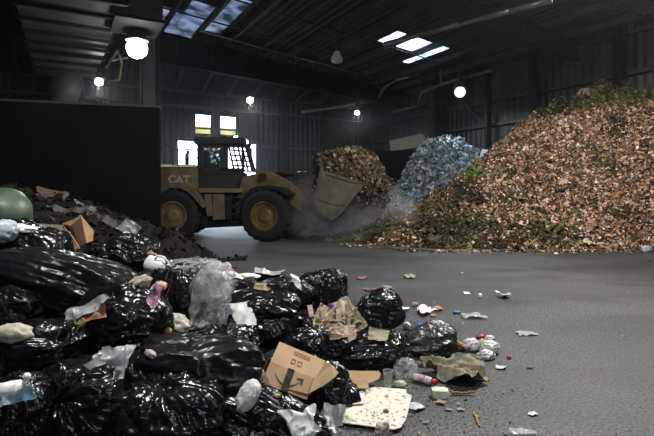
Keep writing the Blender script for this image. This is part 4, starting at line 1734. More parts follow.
# fine scraps strewn over the floor beside the heap
nS = 2400
q_ = []
while len(q_) < nS:
    px_, py_ = rng.uniform(225, 640), rng.uniform(262, 436)
    w_s = math.exp(-max(0, px_ - 395 - (py_ - 330) * .3) / 42.0) if py_ < 400 else math.exp(-max(0, px_ - 400) / 55.0)
    if rng.random() < w_s + .03:
        g_ = F(px_, py_, .006)
        q_.append(g_[:])
ps = np.array(q_)
pals = np.array([[.25, .23, .2], [.16, .11, .06], [.03, .03, .03], [.4, .39, .37], [.12, .1, .06], [.3, .14, .06]])
SV, SF, SC = flakes(ps, np.tile([0, 0, 1.], (nS, 1)), rng.uniform(.004, .017, nS) * np.where(rng.random(nS) < .05, 2, 1), pals[rng.choice(6, nS, p=[.2, .22, .3, .06, .17, .05])] * rng.uniform(.5, 1.2, (nS, 1)), .3, rng, 2.0, .006)
o = np_mesh('loose_scraps', np.concatenate([FV, SV]), np.concatenate([FF, SF + len(FV)]), attr_mat('small loose scraps', .6, .4), hb, False, cols=np.concatenate([FC, SC]))
o['kind'] = 'stuff'

# ---- dark heap behind, in the shade of the partition
ctl = []
for px, top, Y in ((-60, 186, 8), (-20, 186, 8), (10, 188, 8.2), (35, 190, 8.4), (60, 194, 8.4), (85, 201, 8.4), (105, 209, 8.5), (125, 218, 8.6), (145, 224, 8.7), (160, 230, 8.9), (175, 238, 9.2)):
    p = P(px, top, Y)
    ctl.append((p.x, p.y, p.z))
    ctl.append((p.x * .95, p.y - 1.2, p.z * .8))
    ctl.append((p.x * .9, p.y - 2.3, p.z * .62))
    ctl.append((p.x, p.y + 1.6, p.z * .5))
    ctl.append((p.x, p.y + 2.8, -.1))
ctl += [(-2.4, 8.2, -.1), (-2.2, 9.6, -.2), (-2.6, 7.2, .35), (-2.2, 10.6, -.3), (-2.0, 8.4, -.25), (-3, 11.4, -.2)]
X, Yv, q = grid_mesh(-9, -1.9, 5.4, 11.6, 150, 130)
Z = idw(ctl, X, Yv, 3.0, .02)
pp = np.stack([X, Yv, np.zeros_like(X)], 1)
Z = Z + np.clip(Z * 2, 0, 1) * (.10 * fbm(pp * 1.5, 81, 3) + .05 * ridge(pp * 4, 82))
ok = Z > -.06
f_ = q[ok[q].all(1)]
used = np.unique(f_)
mp_ = np.full(len(X), -1)
mp_[used] = np.arange(len(used))
RV, RF = np.stack([X, Yv, Z], 1)[used], mp_[f_]
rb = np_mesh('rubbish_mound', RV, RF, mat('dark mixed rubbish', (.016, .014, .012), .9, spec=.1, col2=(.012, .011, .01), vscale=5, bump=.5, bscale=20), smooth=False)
tag(rb, 'dark mound of mixed rubbish in front of the black partition wall', 'rubbish mound', kind='stuff')
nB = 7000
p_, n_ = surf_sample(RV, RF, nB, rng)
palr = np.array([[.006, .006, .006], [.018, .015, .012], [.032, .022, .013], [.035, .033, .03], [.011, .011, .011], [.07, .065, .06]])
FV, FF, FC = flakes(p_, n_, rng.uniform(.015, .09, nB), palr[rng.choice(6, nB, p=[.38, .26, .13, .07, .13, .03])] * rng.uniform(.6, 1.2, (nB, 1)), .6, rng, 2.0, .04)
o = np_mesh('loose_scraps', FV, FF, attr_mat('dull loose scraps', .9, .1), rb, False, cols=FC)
o['kind'] = 'stuff'

bpy.context.view_layer.update()
DG = bpy.context.evaluated_depsgraph_get()
SNAP = True


def surfY(px, py, Y):
    """depth at which something lies on the heap at this spot"""
    d_ = Vector(((px - 327) / FPX, 1, -(py - HY) / FPX))
    hit = scene.ray_cast(DG, Vector((0, 0, CH)), d_.normalized())
    if hit[0] and abs(hit[1].y - Y) < 1.3:
        return hit[1].y
    return Y


def S(px, py, Y):
    y_ = surfY(px, py, Y)
    return P(px, py, y_ - .035)


# ------------------------------------------------------------------ individual things in the heap
# green tub (upturned, dusty)
GT = mat('dusty green plastic', (.022, .07, .035), .45, var=.5, vscale=7, col2=(.075, .095, .07), bump=.2)
te = empty('green_tub', P(4, 213, 4.9))
tag(te, 'dusty green round plastic tub lying upside down at the heap top', 'tub')
bm = bmesh.new()
prof = [(0.001, .235), (.1, .228), (.18, .19), (.235, .11), (.26, 0), (.268, -.1), (.27, -.17)]
n = 36
R = [[bm.verts.new((r_ * math.cos(2 * math.pi * j / n), r_ * math.sin(2 * math.pi * j / n), z_)) for j in range(n)] for r_, z_ in prof]
for i in range(len(R) - 1):
    for j in range(n):
        bm.faces.new((R[i][j], R[i + 1][j], R[i + 1][(j + 1) % n], R[i][(j + 1) % n]))
o = bm_obj('tub_shell', bm, GT, te, True)
o.rotation_euler = (math.radians(25), math.radians(28), 0)
bm = bmesh.new()
R = []
for j in range(n):
    a = 2 * math.pi * j / n
    R.append([bm.verts.new(((.262 + dx) * math.cos(a), (.262 + dx) * math.sin(a), -.17 + dz_)) for dx, dz_ in ((0, 0), (.035, 0), (.035, -.02), (0, -.02))])
for j in range(n):
    for k in range(4):
        bm.faces.new((R[j][k], R[j][(k + 1) % 4], R[(j + 1) % n][(k + 1) % 4], R[(j + 1) % n][k]))
o = bm_obj('tub_rim', bm, GT, te, True)
o.rotation_euler = (math.radians(25), math.radians(28), 0)
PB = mat('pale blue film bag', (.42, .5, .54), .35, var=.2)
wad('plastic_bag', 2, 231, 4.75, 30, 24, PB, 'pale blue white plastic bag tucked below the green tub', 'plastic bag', 4, amp=.22)
wad('crumpled_paper', 26, 229, 4.7, 24, 8, PAPER, 'thin crumpled white paper beside the pale blue bag', 'paper', 7, amp=.35, roll=math.radians(-12))
sheet('cardboard_piece', P(50, 229, 5.05), .33, .16, mat('grey dusty cardboard', (.13, .12, .105), .85), 'grey flattened cardboard piece behind the open box', 'cardboard piece', 3, .01, 3, (math.radians(25), .05, .1))

# open cardboard box standing in the heap
ab_ = None
bx = empty('cardboard_box', P(78, 250, 4.7))
tag(bx, 'open tan cardboard box with pointed flaps standing behind the long bag', 'cardboard box')
bo = bx.location.copy()


def pq(pts, t, m, name, parent, o0):
    if len(pts) == 4 and parent is ab_:
        a_, b_, c_, d_ = [P(*p) - o0 for p in pts]
        return panel(name, [a_, b_, b_ + d_ - a_, d_], t, m, parent)
    return panel(name, [P(*p) - o0 for p in pts], t, m, parent)


pq([(60, 229, 4.72), (69, 232, 4.6), (79, 248, 4.55), (59, 258, 4.6)], .008, CARD, 'box_side', bx, bo)
pq([(86, 243, 4.62), (80.5, 215.5, 4.72), (93, 231, 4.85), (92, 241, 4.8)], .008, CARD, 'box_side', bx, bo)
pq([(62, 224, 4.95), (80.5, 215.5, 4.9), (87, 243, 4.95), (70, 250, 5.0)], .008, CARDIN, 'box_back', bx, bo)
pq([(68, 234, 4.62), (62, 224, 4.95), (70, 250, 5.0), (79, 249, 4.6)], .008, CARDIN, 'box_side', bx, bo)
pq([(62, 224, 4.95), (72, 221.5, 4.9), (81, 215, 4.72), (79, 219, 4.7), (70, 226, 4.72)], .008, CARD, 'flap', bx, bo)

# smile box
ab_ = empty('shipping_box', P(290, 392, 3.320))
tag(ab_, 'open brown shipping box with a curved arrow print and black tape', 'cardboard box')
bo = ab_.location.copy()
face = [(271, 362, 3.420), (314, 378, 3.420), (308, 394, 3.280), (262, 383, 3.280)]
pq(face, .008, CARD, 'box_front', ab_, bo)
pq([(271, 362, 3.420), (262, 383, 3.280), (268, 385, 3.570), (276, 366, 3.720)], .006, CARDIN, 'box_side', ab_, bo)
pq([(314, 378, 3.420), (308, 394, 3.280), (318, 390, 3.570), (322, 374, 3.720)], .006, CARDIN, 'box_side', ab_, bo)
pq([(262, 383.5, 3.290), (308, 394.5, 3.290), (318, 391, 3.590), (270, 385, 3.590)], .006, CARDIN, 'box_bottom', ab_, bo)
CARD2 = mat('shaded side cardboard', (.25, .16, .09), .8, var=.15)
pq([(279.5, 341.5, 3.700), (325, 360.5, 3.700), (314, 378, 3.425), (270.5, 361.5, 3.425)], .006, CARD, 'flap', ab_, bo)
pq([(249, 354, 3.500), (255, 351.5, 3.560), (271, 362, 3.430), (262, 382.5, 3.290)], .006, CARD, 'flap', ab_, bo)
pq([(325, 362.5, 3.440), (331, 365, 3.380), (338, 373, 3.320), (334, 378, 3.290), (326, 384, 3.280), (309, 393.5, 3.270), (313, 381, 3.380), (318, 374, 3.420)], .006, mat('torn pale cardboard', (.42, .29, .17), .85, var=.15), 'flap', ab_, bo)
# front face frame of reference for prints
f0, f1, f2, f3 = [P(*q) - bo for q in face]
f2 = f1 + f3 - f0
FN = (f1 - f0).cross(f3 - f0).normalized()
if FN.y > 0:
    FN = -FN


def fp(s, t, off=.003):
    """point on the box front, s across, t down"""
    return (f0.lerp(f1, s)).lerp(f3.lerp(f2, s), t) + FN * off


INK = mat('black print ink', (.015, .014, .013), .5)
bm = bmesh.new()
n = 20
up_, dn_ = [], []
for i in range(n + 1):
    t = i / n
    s = .17 + .60 * t
    y = .38 + .42 * (1 - (2 * t - 1) ** 2) * 1.0 - .05 * t
    w = .012 + .045 * math.sin(math.pi * min(1, t * 1.05)) ** .7
    up_.append(bm.verts.new(fp(s, y - w)))
    dn_.append(bm.verts.new(fp(s, y + w)))
for i in range(n):
    bm.faces.new((up_[i], up_[i + 1], dn_[i + 1], dn_[i]))
for tri in (((.64, .26), (.80, .22), (.795, .32), (.67, .35)), ((.80, .22), (.80, .52), (.765, .50), (.755, .30))):
    bm.faces.new([bm.verts.new(fp(*q)) for q in tri])
bm_obj('printed_arrow', bm, INK, ab_)
bm = bmesh.new()
bm.faces.new([bm.verts.new(fp(*q, .0045)) for q in ((.40, -.02), (.55, -.02), (.56, 1.0), (.41, 1.0))])
bm_obj('packing_tape', bm, plastic_mat('black packing tape', (.02, .022, .02), .3, .3), ab_)
g0, g1, g2, g3 = [P(*q) - bo for q in [(279.5, 341.5, 3.700), (325, 360.5, 3.700), (314, 378, 3.425), (270.5, 361.5, 3.425)]]
g2 = g1 + g3 - g0
GN = (g1 - g0).cross(g3 - g0).normalized()
if GN.z < 0 and GN.y > 0:
    GN = -GN
if GN.y > 0:
    GN = -GN


def gp(s, t, off=.004):
    return (g0.lerp(g1, s)).lerp(g3.lerp(g2, s), t) + GN * off


bm = bmesh.new()
for r_ in range(2):
    for k in range(7):
        s = .36 + k * .05
        bm.faces.new([bm.verts.new(gp(*q)) for q in ((s, .16 + r_ * .11), (s + .035, .16 + r_ * .11), (s + .035, .22 + r_ * .11), (s, .22 + r_ * .11))])
for k in range(2):
    s = .36 + k * .13
    ring = [(s, .52), (s + .09, .52), (s + .09, .74), (s, .74)]
    inn = [(s + .015, .56), (s + .075, .56), (s + .075, .70), (s + .015, .70)]
    for i in range(4):
        j = (i + 1) % 4
        bm.faces.new([bm.verts.new(gp(*q)) for q in (ring[i], ring[j], inn[j], inn[i])])
bm_obj('printed_marks', bm, mat('faded brown print', (.13, .08, .045), .8), ab_)

# white jug
je = empty('plastic_jug', P(159, 266, 4.1))
je.scale = (.85, .85, .85)
tag(je, 'white translucent plastic jug on its side beside the crinkled bag', 'jug')
bm = bmesh.new()
prof = [(-.13, .001), (-.13, .06), (-.12, .075), (-.02, .078), (.05, .078), (.08, .06), (.1, .03), (.125, .028), (.125, .001)]
n = 24
R = [[bm.verts.new((x_, r_ * math.cos(2 * math.pi * j / n) * (1.15 if abs(math.cos(2 * math.pi * j / n)) > .6 else 1), r_ * math.sin(2 * math.pi * j / n) * 1.1)) for j in range(n)] for x_, r_ in prof]
for i in range(len(R) - 1):
    for j in range(n):
        bm.faces.new((R[i][j], R[i + 1][j], R[i + 1][(j + 1) % n], R[i][(j + 1) % n]))
o = bm_obj('jug_body', bm, WHITE, je, True)
o.rotation_euler = (0, math.radians(12), math.radians(-12))
bm = bmesh.new()
bmpath(bm, [Vector((-.02, -.06, .075)), Vector((0, -.07, .115)), Vector((.07, -.06, .115)), Vector((.1, -.02, .05))], .012, 8)
o = bm_obj('jug_handle', bm, WHITE, je, True)
o.rotation_euler = (0, math.radians(12), math.radians(-12))

# cloudy clear bag wrapped round an upright bag
o = bag(194, 284, 4.28, 64, 40, math.radians(6), knot=(.3, -.2, 1), seed=41, m=CLEAR, label='cloudy clear plastic bag draped round the upright black bag', name='clear_plastic_bag', group=None, cat='plastic bag', fold=2.2, lump=1.4)
o = bag(210, 305, 4.02, 32, 58, math.radians(-10), knot=(-.2, -.2, -1), seed=42, m=CLEAR, label='cloudy clear plastic bag tail hanging down beside the white sheet', name='clear_plastic_bag', group=None, cat='plastic bag', fold=2.8, lump=2.2, depth=.5)
sheet('white_sheet', S(237, 316, 4.25), .34, .24, PAPER, 'bright white folded paper sheet beside the cloudy clear plastic', 'paper sheet', 5, .012, 5, (math.radians(50), math.radians(-6), math.radians(8)), ragged=.3)
WF = mat('thin grey white film', (.40, .41, .42), .3, var=.25)
sheet('plastic_film', S(88, 311, 3.35), .34, .10, WF, 'grey white plastic film folded over the orange paper', 'plastic film', 8, .035, 10, (math.radians(50), math.radians(-25), 0), ragged=.3)
sheet('orange_paper', S(97, 314, 3.34), .14, .10, mat('orange brown greasy paper', (.38, .18, .09), .6, var=.4), 'orange brown greasy paper under the grey white film', 'paper', 9, .02, 8, (math.radians(55), math.radians(-20), 0))
wad('food_scrap', 80, 323, 3.3, 12, 10, mat('yellow food scrap', (.42, .30, .1), .7), 'small yellow food scrap beside the orange paper', 'food scrap', 4, sub=3)
wad('crumpled_rag', 16, 333, 3.0, 40, 20, CREAM, 'round cream coloured stained rag lying on the dark bags', 'rag', 6, amp=.2, roll=math.radians(-8))
sheet('plastic_film', S(112, 361, 2.98), .19, .17, WF, 'torn grey white film draped above the knotted bag', 'plastic film', 11, .035, 7, (math.radians(60), math.radians(10), .1), ragged=.5)
sheet('plastic_film', S(92, 366, 2.92), .17, .05, WF, 'narrow strip of grey white film beside the big knot', 'plastic film', 12, .02, 7, (math.radians(60), math.radians(-28), 0), ragged=.4)
wad('tissue', 151, 354, 3.15, 14, 7, CREAM, 'small cream tissue between the gathered bag and wrinkled bag', 'tissue', 13, roll=math.radians(-35), sub=3)
wad('crumpled_tissue', 178, 325, 3.9, 26, 20, mat('soft off white tissue', (.58, .54, .48), .85, var=.3), 'crumpled off white tissue below the upright wrapped bag', 'tissue', 14, amp=.35, roll=math.radians(-20))
wad('food_scrap', 168, 331, 3.85, 8, 7, mat('bright yellow scrap', (.55, .4, .08), .6), 'tiny bright yellow scrap touching the crumpled off white tissue', 'food scrap', 5, sub=3)
wad('cloth_scrap', 138, 283, 4.0, 28, 12, mat('beige cloth scrap', (.48, .42, .33), .8, var=.35), 'twisted beige cloth end between the jug and the long bag', 'cloth', 15, amp=.4, roll=math.radians(25))
wad('cardboard_scrap', 150, 254, 4.9, 10, 6, CARD, 'tan cardboard corner peeking out behind the white jug', 'cardboard piece', 16, sub=2)
sheet('candy_wrapper', S(154, 298, 3.9), .07, .2, mat('magenta printed wrapper', (.42, .05, .2), .35, var=.6, vscale=30, col2=(.6, .5, .55)), 'magenta and pink wrapper standing beside the upright wrapped bag', 'wrapper', 17, .02, 10, (math.radians(70), math.radians(15), 0))
wad('wrapper', 160, 286, 4.1, 16, 9, mat('orange pink wrapper', (.5, .25, .16), .4, var=.6, vscale=30, col2=(.6, .5, .45)), 'small orange pink wrapper above the magenta one', 'wrapper', 18, amp=.4, sub=3)
# bottle at left edge
be = empty('bottle', P(15, 386, surfY(15, 388, 2.6) - .06))
tag(be, 'white bottle with a round cap on the rippled bag at the picture edge', 'bottle')
bm = bmesh.new()
bmtube(bm, (-.16, 0, -.045), (.03, 0, -.01), .05, 20)
bmtube(bm, (.03, 0, -.01), (.06, 0, .01), .05, 20, .016, caps=False)
bm_obj('bottle_body', bm, WHITE, be, True)
bm = bmesh.new()
bmtube(bm, (.055, 0, .005), (.075, 0, .05), .016, 14)
bmesh.ops.create_uvsphere(bm, u_segments=14, v_segments=8, radius=.024, matrix=Matrix.Translation((.078, 0, .062)))
bm_obj('bottle_cap', bm, PAPER, be, True)
be.scale = (.8, .8, .8)
sheet('sticker_film', S(22, 395, 2.55), .17, .07, mat('blue printed film', (.08, .28, .42), .3, var=.6, vscale=25, col2=(.5, .5, .5)), 'blue and clear printed film just under the white bottle', 'plastic film', 19, .02, 9, (math.radians(60), math.radians(-14), 0))
# white foam bag and torn white bag
wad('foam_sleeve', 248, 396, 3.02, 22, 38, mat('knobbly white foam', (.66, .66, .64), .7, bump=.6, bscale=60), 'white knobbly foam sleeve in front of the smile box', 'foam sleeve', 21, amp=.14, freq=1.6, roll=math.radians(-28))
TW = mat('dirty white bag plastic', (.72, .73, .74), .45, var=.3)
sheet('torn_white_bag', S(308, 424, 2.95), .23, .2, TW, 'torn white plastic bag crumpled at the bottom of the heap', 'plastic bag', 23, .05, 12, (math.radians(45), math.radians(-25), 0), ragged=.6, n=44)
sheet('torn_white_bag', S(331, 420, 2.98), .13, .17, TW, 'second torn white plastic bag touching the stained white board', 'plastic bag', 24, .05, 12, (math.radians(55), math.radians(10), 0), ragged=.5, n=44)
wad('food_scrap', 312, 432, 2.85, 12, 8, mat('reddish brown scrap', (.2, .08, .04), .6), 'reddish brown scrap inside the torn white bag', 'food scrap', 25, sub=3)
wad('food_scrap', 277, 396, 2.98, 7, 5, mat('golden scrap', (.6, .38, .05), .6), 'tiny golden scrap on the glossy bag below the smile box', 'food scrap', 26, sub=2)
# crumpled brown paper clump
BP = mat('crumpled kraft paper', (.44, .35, .25), .9, var=.3, vscale=10)
for i, (px, py, w, h, rx, ry, lab) in enumerate(((329, 319, .24, .26, 50, 12, 'crumpled kraft paper lobe beside the purple wrapper'), (346, 312, .22, .2, 40, -15, 'crumpled kraft paper lobe at the top of the brown clump'),
                                               (355, 323, .18, .2, 60, -30, 'crumpled kraft paper lobe nearest the dusty round bag'), (337, 333, .3, .16, 45, 8, 'crumpled kraft paper lobe at the bottom of the brown clump'), (343, 323, .2, .18, 65, 20, 'crumpled kraft paper in the middle of the brown clump'))):
    sheet('crumpled_paper', S(px, py, 4.9) + Vector((0, -.02 * i, 0)), w, h, BP, lab, 'crumpled paper', 30 + i, .045, 11, (math.radians(rx), math.radians(ry), .2 * i), ragged=.45, n=34, group='crumpled kraft papers in one clump')
sheet('purple_wrapper', S(331, 309, 5.1), .2, .08, mat('purple film', (.16, .045, .28), .35, var=.4), 'purple wrapper lying above the crumpled brown paper', 'wrapper', 36, .02, 9, (math.radians(35), math.radians(-24), 0))
sheet('white_packet', S(311, 311, 5.1), .05, .13, mat('white and red packet', (.6, .56, .53), .5, var=.5, vscale=22, col2=(.55, .2, .12)), 'small white packet with red print between crinkled bags', 'packet', 37, .008, 5, (math.radians(60), math.radians(-15), 0), ragged=.1)
sheet('cream_scrap', S(378, 336, 4.75), .17, .12, mat('mouldy cream scrap', (.34, .31, .2), .8, var=.4, vscale=20), 'mouldy cream scrap on top of the plump bag', 'scrap', 38, .015, 8, (math.radians(40), math.radians(12), 0))
for i, (px, py, w, h, lab) in enumerate(((360, 378, 34, 9, 'flattened brown cardboard piece behind the stained white board'), (356, 385, 22, 6, 'smaller brown cardboard strip touching the stained white board'))):
    q = F(px, py, .07)
    sheet('cardboard_piece', q, w * q.y / FPX, h * 2.4 * q.y / FPX, CARD, lab, 'cardboard piece', 40 + i, .01, 3, (.15, -.05, -.1), ragged=.3)
tb = sheet('tan_paper_bag', S(260, 288, 5.9), .28, .14, mat('tan paper bag', (.36, .25, .14), .85, var=.25), 'tan creased paper bag lying at the back of the heap', 'paper bag', 43, .035, 5, (math.radians(40), math.radians(5), 0))
wad('colorful_wrapper', 219, 271, 6.3, 12, 9, mat('green and white wrapper', (.05, .3, .12), .5, var=.6, vscale=25, col2=(.6, .55, .5)), 'green and white wrapper at the back edge of the heap', 'wrapper', 44, amp=.5, group='wrappers behind the cloudy clear bag')
wad('colorful_wrapper', 227, 268, 6.3, 10, 9, mat('pink and white wrapper', (.5, .15, .2), .5, var=.6, vscale=25, col2=(.6, .55, .5)), 'pink and white wrapper at the back edge of the heap', 'wrapper', 45, amp=.5, group='wrappers behind the cloudy clear bag')
wad('crumpled_paper', 232, 277, 6.2, 20, 9, PAPER, 'crumpled white paper below the pink and white wrapper', 'crumpled paper', 46, amp=.5, roll=math.radians(-15))
wad('crumpled_paper', 226, 288, 5.9, 12, 10, CREAM, 'crumpled cream paper between the clear bag and small black bag', 'crumpled paper', 47, amp=.4)
wad('crumpled_paper', 246, 276, 6.6, 26, 5, PAPER, 'long thin crumpled white paper at the heap back', 'crumpled paper', 48, amp=.4)
sheet('plastic_film', S(270, 274, 6.8), .38, .09, WF, 'white film edge lying over the small rear bag', 'plastic film', 49, .03, 5, (math.radians(40), math.radians(3), 0))
sheet('white_paper_peak', S(295, 282, 6.5), .16, .12, PAPER, 'small white paper peak beside the crinkled bag', 'paper scrap', 50, .03, 7, (math.radians(60), math.radians(20), 0), ragged=.5)
sheet('clear_film', S(344, 304, 5.3), .12, .14, WF, 'grey film corner beside the purple wrapper', 'plastic film', 51, .02, 7, (math.radians(55), math.radians(20), 0), ragged=.4)
# items on the dark mound
sheet('cardboard_piece', S(52, 196, 7.6), .5, .25, mat('dull brown cardboard', (.12, .08, .05), .85), 'dull brown cardboard sheet on the dark mound by the partition', 'cardboard piece', 52, .03, 3, (math.radians(45), .2, .2))
sheet('plastic_film', S(86, 209, 7.4), .35, .14, mat('grey dim film', (.13, .13, .135), .4), 'thin grey film curling on the dark mound', 'plastic film', 53, .06, 5, (math.radians(60), .3, 0), ragged=.5)
sheet('clear_plastic_sheet', S(129, 228, 6.7), .26, .2, mat('dusty grey sheet plastic', (.15, .155, .165), .35), 'dusty grey plastic sheet standing up on the low end of the mound', 'plastic sheet', 54, .02, 4, (math.radians(65), math.radians(35), 0), ragged=.15)
sheet('cloth_strip', S(106, 222, 7.0), .7, .13, mat('brown dim cloth', (.085, .07, .055), .85), 'brown dusty cloth strip sagging across the dark mound', 'cloth', 55, .05, 4, (math.radians(45), math.radians(22), 0), ragged=.3)
sheet('cloth_strip', S(66, 212, 7.2), .6, .14, mat('grey dim cloth', (.10, .095, .09), .85), 'grey dusty cloth lying over the dark mound behind the open box', 'cloth', 56, .05, 4, (math.radians(45), math.radians(5), 0), ragged=.3)

SNAP = False
# ------------------------------------------------------------------ things on the asphalt
# stained white board
wbd = empty('stained_board', F(375, 408, .03))
tag(wbd, 'stained white cardboard sheet lying flat at the foot of the heap', 'cardboard sheet')
bo = wbd.location.copy()


def wb_mat():
    m, nt, b = new_mat('white card with brown stains')
    N, L = nt.nodes, nt.links
    tc = N.new('ShaderNodeTexCoord')
    n = N.new('ShaderNodeTexNoise')
    n.inputs['Scale'].default_value = 22
    n.inputs['Detail'].default_value = 4
    mp = N.new('ShaderNodeMapping')
    mp.inputs['Scale'].default_value = (1, .8, 1)
    L.new(tc.outputs['Object'], mp.inputs[0])
    L.new(mp.outputs[0], n.inputs['Vector'])
    r = N.new('ShaderNodeValToRGB')
    r.color_ramp.elements[0].position = .33
    r.color_ramp.elements[1].position = .44
    r.color_ramp.elements[0].color = (.16, .1, .06, 1)
    r.color_ramp.elements[1].color = (.58, .56, .50, 1)
    L.new(n.outputs['Fac'], r.inputs['Fac'])
    L.new(r.outputs['Color'], b.inputs['Base Color'])
    b.inputs['Roughness'].default_value = .75
    return m


WB = wb_mat()


def floor_poly(name, pxs, z, t, m, parent, o0):
    bm = bmesh.new()
    extrude_poly(bm, [F(x, y, z) - o0 for x, y in pxs], (0, 0, t))
    return bm_obj(name, bm, m, parent)


floor_poly('board_sheet', [(355, 386), (407, 390), (406, 394), (412, 396), (408, 412), (406, 420), (401, 428), (394, 430), (342, 423), (345, 406), (350, 403)], .025, .006, WB, wbd, bo)
floor_poly('folded_panel', [(354, 386.5), (366, 389), (364, 404), (349, 405), (350, 396)], .04, .006, WB, wbd, bo)
# round stamp and text-like print rows in grey
bm = bmesh.new()
rr = random.Random(3)
for r_ in range(4):
    for k in range(7):
        x0 = 361 + k * 5.2 + r_ * .6 - rr.random()
        y0 = 411 + r_ * 3.1 + k * .5 - rr.random()
        if rr.random() < .25:
            continue
        w, h = rr.uniform(1, 2.2), rr.uniform(.5, 1.0)
        bm.faces.new([bm.verts.new(F(*q, .0335) - bo) for q in ((x0, y0), (x0 + w, y0 + .2), (x0 + w * .8, y0 + h), (x0 - .3, y0 + h * .8))])
bm_obj('dark_smudges', bm, mat('dark grease smudge', (.2, .17, .14), .7), wbd)['kind'] = 'stuff'
sheet('white_film_corner', F(415, 407, .01), .12, .13, clear_mat('milky film', (.6, .62, .65), .7, .3), 'milky plastic corner sticking out from under the stained board', 'plastic film', 57, .008, 6, (0, 0, .6), ragged=.3)
wad('crushed_cup', 382, 429, 3.12, 14, 14, mat('brown smeared cup', (.3, .16, .1), .4, var=.6, vscale=25, col2=(.5, .45, .4)), 'crushed brown smeared cup on the edge of the stained board', 'cup', 58, amp=.3)
wad('food_scrap', 386, 412, 3.5, 7, 6, MATS['reddish brown scrap'], 'reddish brown food blob on the stained white board', 'food scrap', 59, sub=3)
# crushed clear cup
ce_ = empty('clear_cup', F(388, 386, 0))
tag(ce_, 'clear plastic cup standing between the plump bag and stained board', 'cup')
bm = bmesh.new()
bmtube(bm, (0, 0, 0), (0, 0, .13), .03, 20, .042, caps=False)
bmtube(bm, (0, 0, 0.001), (0, 0, .004), .03, 20)
bm_obj('cup_body', bm, CLEAR2, ce_, True)
bm = bmesh.new()
for j in range(20):
    a0, a1 = 2 * math.pi * j / 20, 2 * math.pi * (j + 1) / 20
    bmtube(bm, (.042 * math.cos(a0), .042 * math.sin(a0), .13), (.042 * math.cos(a1), .042 * math.sin(a1), .13), .003, 5)
bm_obj('cup_rim', bm, CLEAR, ce_, True)


def fwad(name, px, py, w, h, m, label, cat, seed, amp=.35, group=None, sub=3, depth=.9, roll=0):
    q = F(px, py)
    Y = q.y
    hz = h * Y / FPX * .9
    return wad(name, px, py - h * .5, Y + hz * .4, w, h, m, label, cat, seed, depth, amp, 2.4, roll, group, sub)


def fsheet(name, px, py, w, h, m, label, cat, seed, amp=.012, rz=0, ragged=.35, group=None):
    q = F(px, py, .004)
    return sheet(name, q, w * q.y / FPX, h * q.y / FPX * q.y / 1.65 * .62, m, label, cat, seed, amp, 9, (0, 0, rz), ragged=ragged, n=14, group=group)


SMW = mat('smeared white plastic', (.62, .62, .6), .4, var=.35, vscale=14)
fwad('crumpled_film', 405, 380, 22, 20, CLEAR, 'ball of crumpled clear film beside the white bottle', 'plastic film', 60, .5, sub=4)
fwad('crumpled_film', 404, 362, 12, 12, mat('pinkish film', (.5, .42, .42), .4), 'pinkish film tucked between the plump bag and flat bag', 'plastic film', 61, .4)
fwad('wrapper', 400, 388, 14, 7, mat('green white wrapper', (.45, .5, .36), .5, var=.5, vscale=30, col2=(.15, .3, .1)), 'green tinged wrapper just above the stained board', 'wrapper', 62, .4)
# bottle with red cap
be = empty('plastic_bottle', F(425, 380, .03))
tag(be, 'white plastic bottle with a red cap lying on the asphalt', 'bottle')
q0, q1 = F(414, 377, .033) - be.location, F(430, 381, .033) - be.location
bm = bmesh.new()
bmtube(bm, q0, q1, .033, 18)
dq = (q1 - q0).normalized()
bmtube(bm, q1, q1 + dq * .02, .033, 18, .018, caps=False)
bm_obj('bottle_body', bm, SMW, be, True)
bm = bmesh.new()
bmtube(bm, q1 + dq * .015, q1 + dq * .055, .024, 16)
bm_obj('bottle_cap', bm, mat('red cap plastic', (.5, .02, .03), .35), be, True)
bm = bmesh.new()
bmtube(bm, q0 + dq * .05, q0 + dq * .11, .0345, 18, caps=False)
bm_obj('bottle_label', bm, mat('printed label', (.45, .43, .42), .5, var=.6, vscale=35, col2=(.4, .08, .08)), be, True)
# printed carton
ke = empty('drink_carton', F(440, 397, 0))
tag(ke, 'small white and green printed carton lying beyond the stained board', 'carton')
bm = bmesh.new()
bmbox(bm, (0, 0, .033), (.125, .09, .06), Matrix.Rotation(-.12, 3, 'Z'))
bmesh.ops.bevel(bm, geom=bm.edges[:], offset=.012, segments=2)
bm_obj('carton_body', bm, mat('white green carton print', (.6, .6, .57), .5, var=.5, vscale=14, col2=(.38, .42, .2)), ke)
bm = bmesh.new()
bmbox(bm, (-.06, .006, .033), (.012, .08, .055), Matrix.Rotation(-.12, 3, 'Z'))
bm_obj('carton_end', bm, mat('orange green end', (.35, .3, .08), .5), ke)
CRT = mat('orange brown stick', (.36, .13, .04), .7, var=.3)
stick('orange_stick', F(452, 392.5, .02), F(475, 392.5, .02), .013, CRT, 'long orange brown stick lying level beside the carton', 'stick', 'orange sticks on the asphalt', False, 7)
stick('orange_stick', F(474, 413, .012), F(480, 426, .012), .009, mat('bright orange stick', (.5, .22, .04), .6), 'bright orange stick lying endwise alone on the asphalt', 'stick', 'orange sticks on the asphalt', False, 8)
RAG = mat('muddy beige cloth', (.26, .23, .155), .85, var=.4, vscale=16, col2=(.13, .12, .085))
sheet('muddy_cloth', F(454, 376, .01), .40, .42, RAG, 'muddy beige translucent cloth bag crumpled on the asphalt', 'cloth bag', 63, .055, 7, (0, 0, .2), ragged=.5, n=44)
fwad('muddy_cloth', 431, 366, 22, 8, mat('muddy greenish cloth', (.24, .26, .16), .85, var=.3), 'twisted greenish neck of cloth beside the muddy beige bag', 'cloth', 64, .4, roll=math.radians(-18))
fsheet('cardboard_square', 477, 377, 20, 12, mat('muddy cardboard', (.22, .19, .14), .9, var=.3), 'square muddy cardboard piece touching the muddy beige bag', 'cardboard piece', 65, .006, .05, .08)
